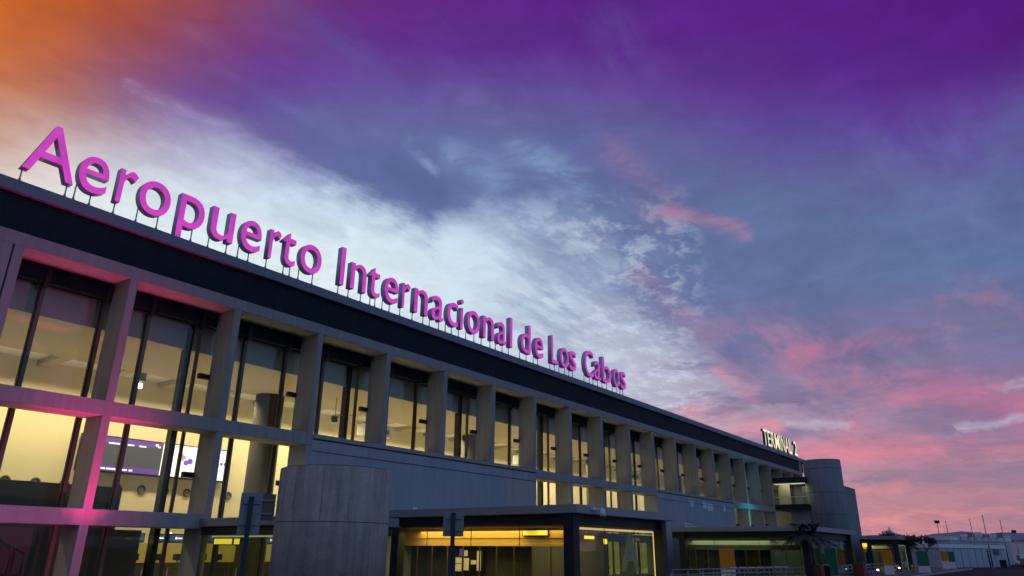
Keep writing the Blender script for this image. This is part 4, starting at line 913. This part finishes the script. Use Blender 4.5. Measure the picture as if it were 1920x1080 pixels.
def pole(label, x, y, h, r=.09, head=None):
    t_ = thing('light_mast' if head else 'flag_pole', label, 'mast', (x, y, 0))
    MB().tube((x, y, 0), (x, y, h), r, 8, r2=r * .5).build('pole', M['steel'], t_); MB().cyl((x, y, 0), r * 2.2, .2, 12).build('base', M['steel'], t_)
    if head: MB().box(x - .25, x + .25, y - .45, y + .45, h - .15, h + .45).build('lamp_head', M['dark'], t_)
    else: MB().cyl((x, y, h), r * .8, r * 1.2, 10).build('cap', M['steel'], t_)
pole('short antenna mast left of the others above the big hangar', 168.95, -11.23, 8.05, .11, False)
pole('thin antenna mast above the middle of the big hangar', 169.36, -15.31, 8.40, .11, False)
pole('tallest leaning mast in front of the big hangar', 139.62, -19.74, 7.73, .11, False)
pole('thin mast at the right end of the big hangar', 169.71, -20.20, 8.14, .11, False)
pole('light mast with a dark lamp head left above the hangar roof', 178.70, -8.54, 8.21, .11, True)
pole('far light mast at the right edge', 199.77, -20.55, 6.72, .11, True)

def car(label, x, y, rz, m, van=False):
    c = thing('parked_van' if van else 'parked_car', label, 'van' if van else 'car', (x, y, 0)); L, W, H = (5., 1.9, 2.1) if van else (4.4, 1.75, 1.45)
    prof = [(-L / 2, .35), (-L / 2 + .05, .85), (-L / 2 + .9, .95), (-L / 2 + (1.2 if van else 1.7), H), (L / 2 - (.15 if van else .8), H), (L / 2 - .05, H * .55 if van else .95), (L / 2, .35)]
    MB().poly([(a, -W / 2, b) for a, b in prof], (0, W, 0)).build('body', m, c, bevel=.06, off=(x, y, 0))
    g_ = [(-L / 2 + (1.15 if van else 1.15), 1.02), (-L / 2 + (1.35 if van else 1.75), H - .1), (L / 2 - (.4 if van else .9), H - .1), (L / 2 - (.4 if van else .35), 1.02)]
    MB().poly([(a, -W / 2 - .012, b) for a, b in g_], (0, .01, 0)).poly([(a, W / 2 + .002, b) for a, b in g_], (0, .01, 0)).build('window', M['glassdark'], c, off=(x, y, 0))
    for sx_ in (-L / 2 + .85, L / 2 - .85):
        for sy in (-W / 2 - .02, W / 2 - .18): MB().cyl((sx_, sy, .33), .33, .2, 18, axis='Y').build('wheel', M['tyre'], c, off=(x, y, 0))
    MB().box(-L / 2 - .01, -L / 2 + .03, -W / 2 + .1, -W / 2 + .45, .6, .78).build('headlight', M['white'], c, off=(x, y, 0)); MB().box(-L / 2 - .01, -L / 2 + .03, W / 2 - .45, W / 2 - .1, .6, .78).build('headlight', M['white'], c, off=(x, y, 0))
    for ch in c.children: ch.location = (0, 0, 0)
    c.rotation_euler = (0, 0, rz)
for lab, x, y, s_ in (('small white marquee nearest the end of the low shed', 176, -28.2, 2.4), ('small white marquee farther behind the parked cars', 188, -31.0, 2.8)):
    t2_ = thing('marquee', lab, 'tent', (x, y, 0)); mb = MB(); ap = Vector((x, y, 4.3)); cs = [Vector((x + a * s_, y + b * s_, 2.7)) for a, b in ((-1, -1), (1, -1), (1, 1), (-1, 1))]
    for i in range(4): mb.face([cs[i], cs[(i + 1) % 4], ap])
    mb.build('canvas', M['white'], t2_); mb = MB()
    for c_ in cs: mb.tube((c_.x, c_.y, 0), c_, .05)
    mb.build('leg', M['white'], t2_)
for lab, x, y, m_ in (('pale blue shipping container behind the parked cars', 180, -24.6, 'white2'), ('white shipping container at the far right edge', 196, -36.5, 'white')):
    b_ = thing('shipping_container', lab, 'container', (x, y, 0)); MB().box(x - 3, x + 3, y - 1.2, y + 1.2, 0.05, 2.6).build('body', M[m_], b_, bevel=.04)
    mb = MB()
    for k in range(12): mb.box(x - 3.03, x - 3.002, y - 1.1 + k * .19, y - 1.02 + k * .19, .15, 2.5)
    mb.build('door_rib', M['steel'], b_)
for k in range(7):
    x_, y_ = 178 + k * 2.6, -13.5 - k * 1.08
    MB().box(x_, x_ + 1.1, y_, y_ + 1.2, 5.4, 5.9 + .25 * (k % 3)).build('roof_unit', M['steel' if k % 2 else 'white'], bh)
car('white van parked at the end of the low shed', 166, -23.0, .2, M['white'], True)
car('dark car parked right of the white van', 158, -23.8, .3, M['black'])
car('dark red car parked beyond the dark car', 164, -25.6, .2, M['brown'])
car('pale car parked farthest right', 172, -27.6, .3, M['white2'])
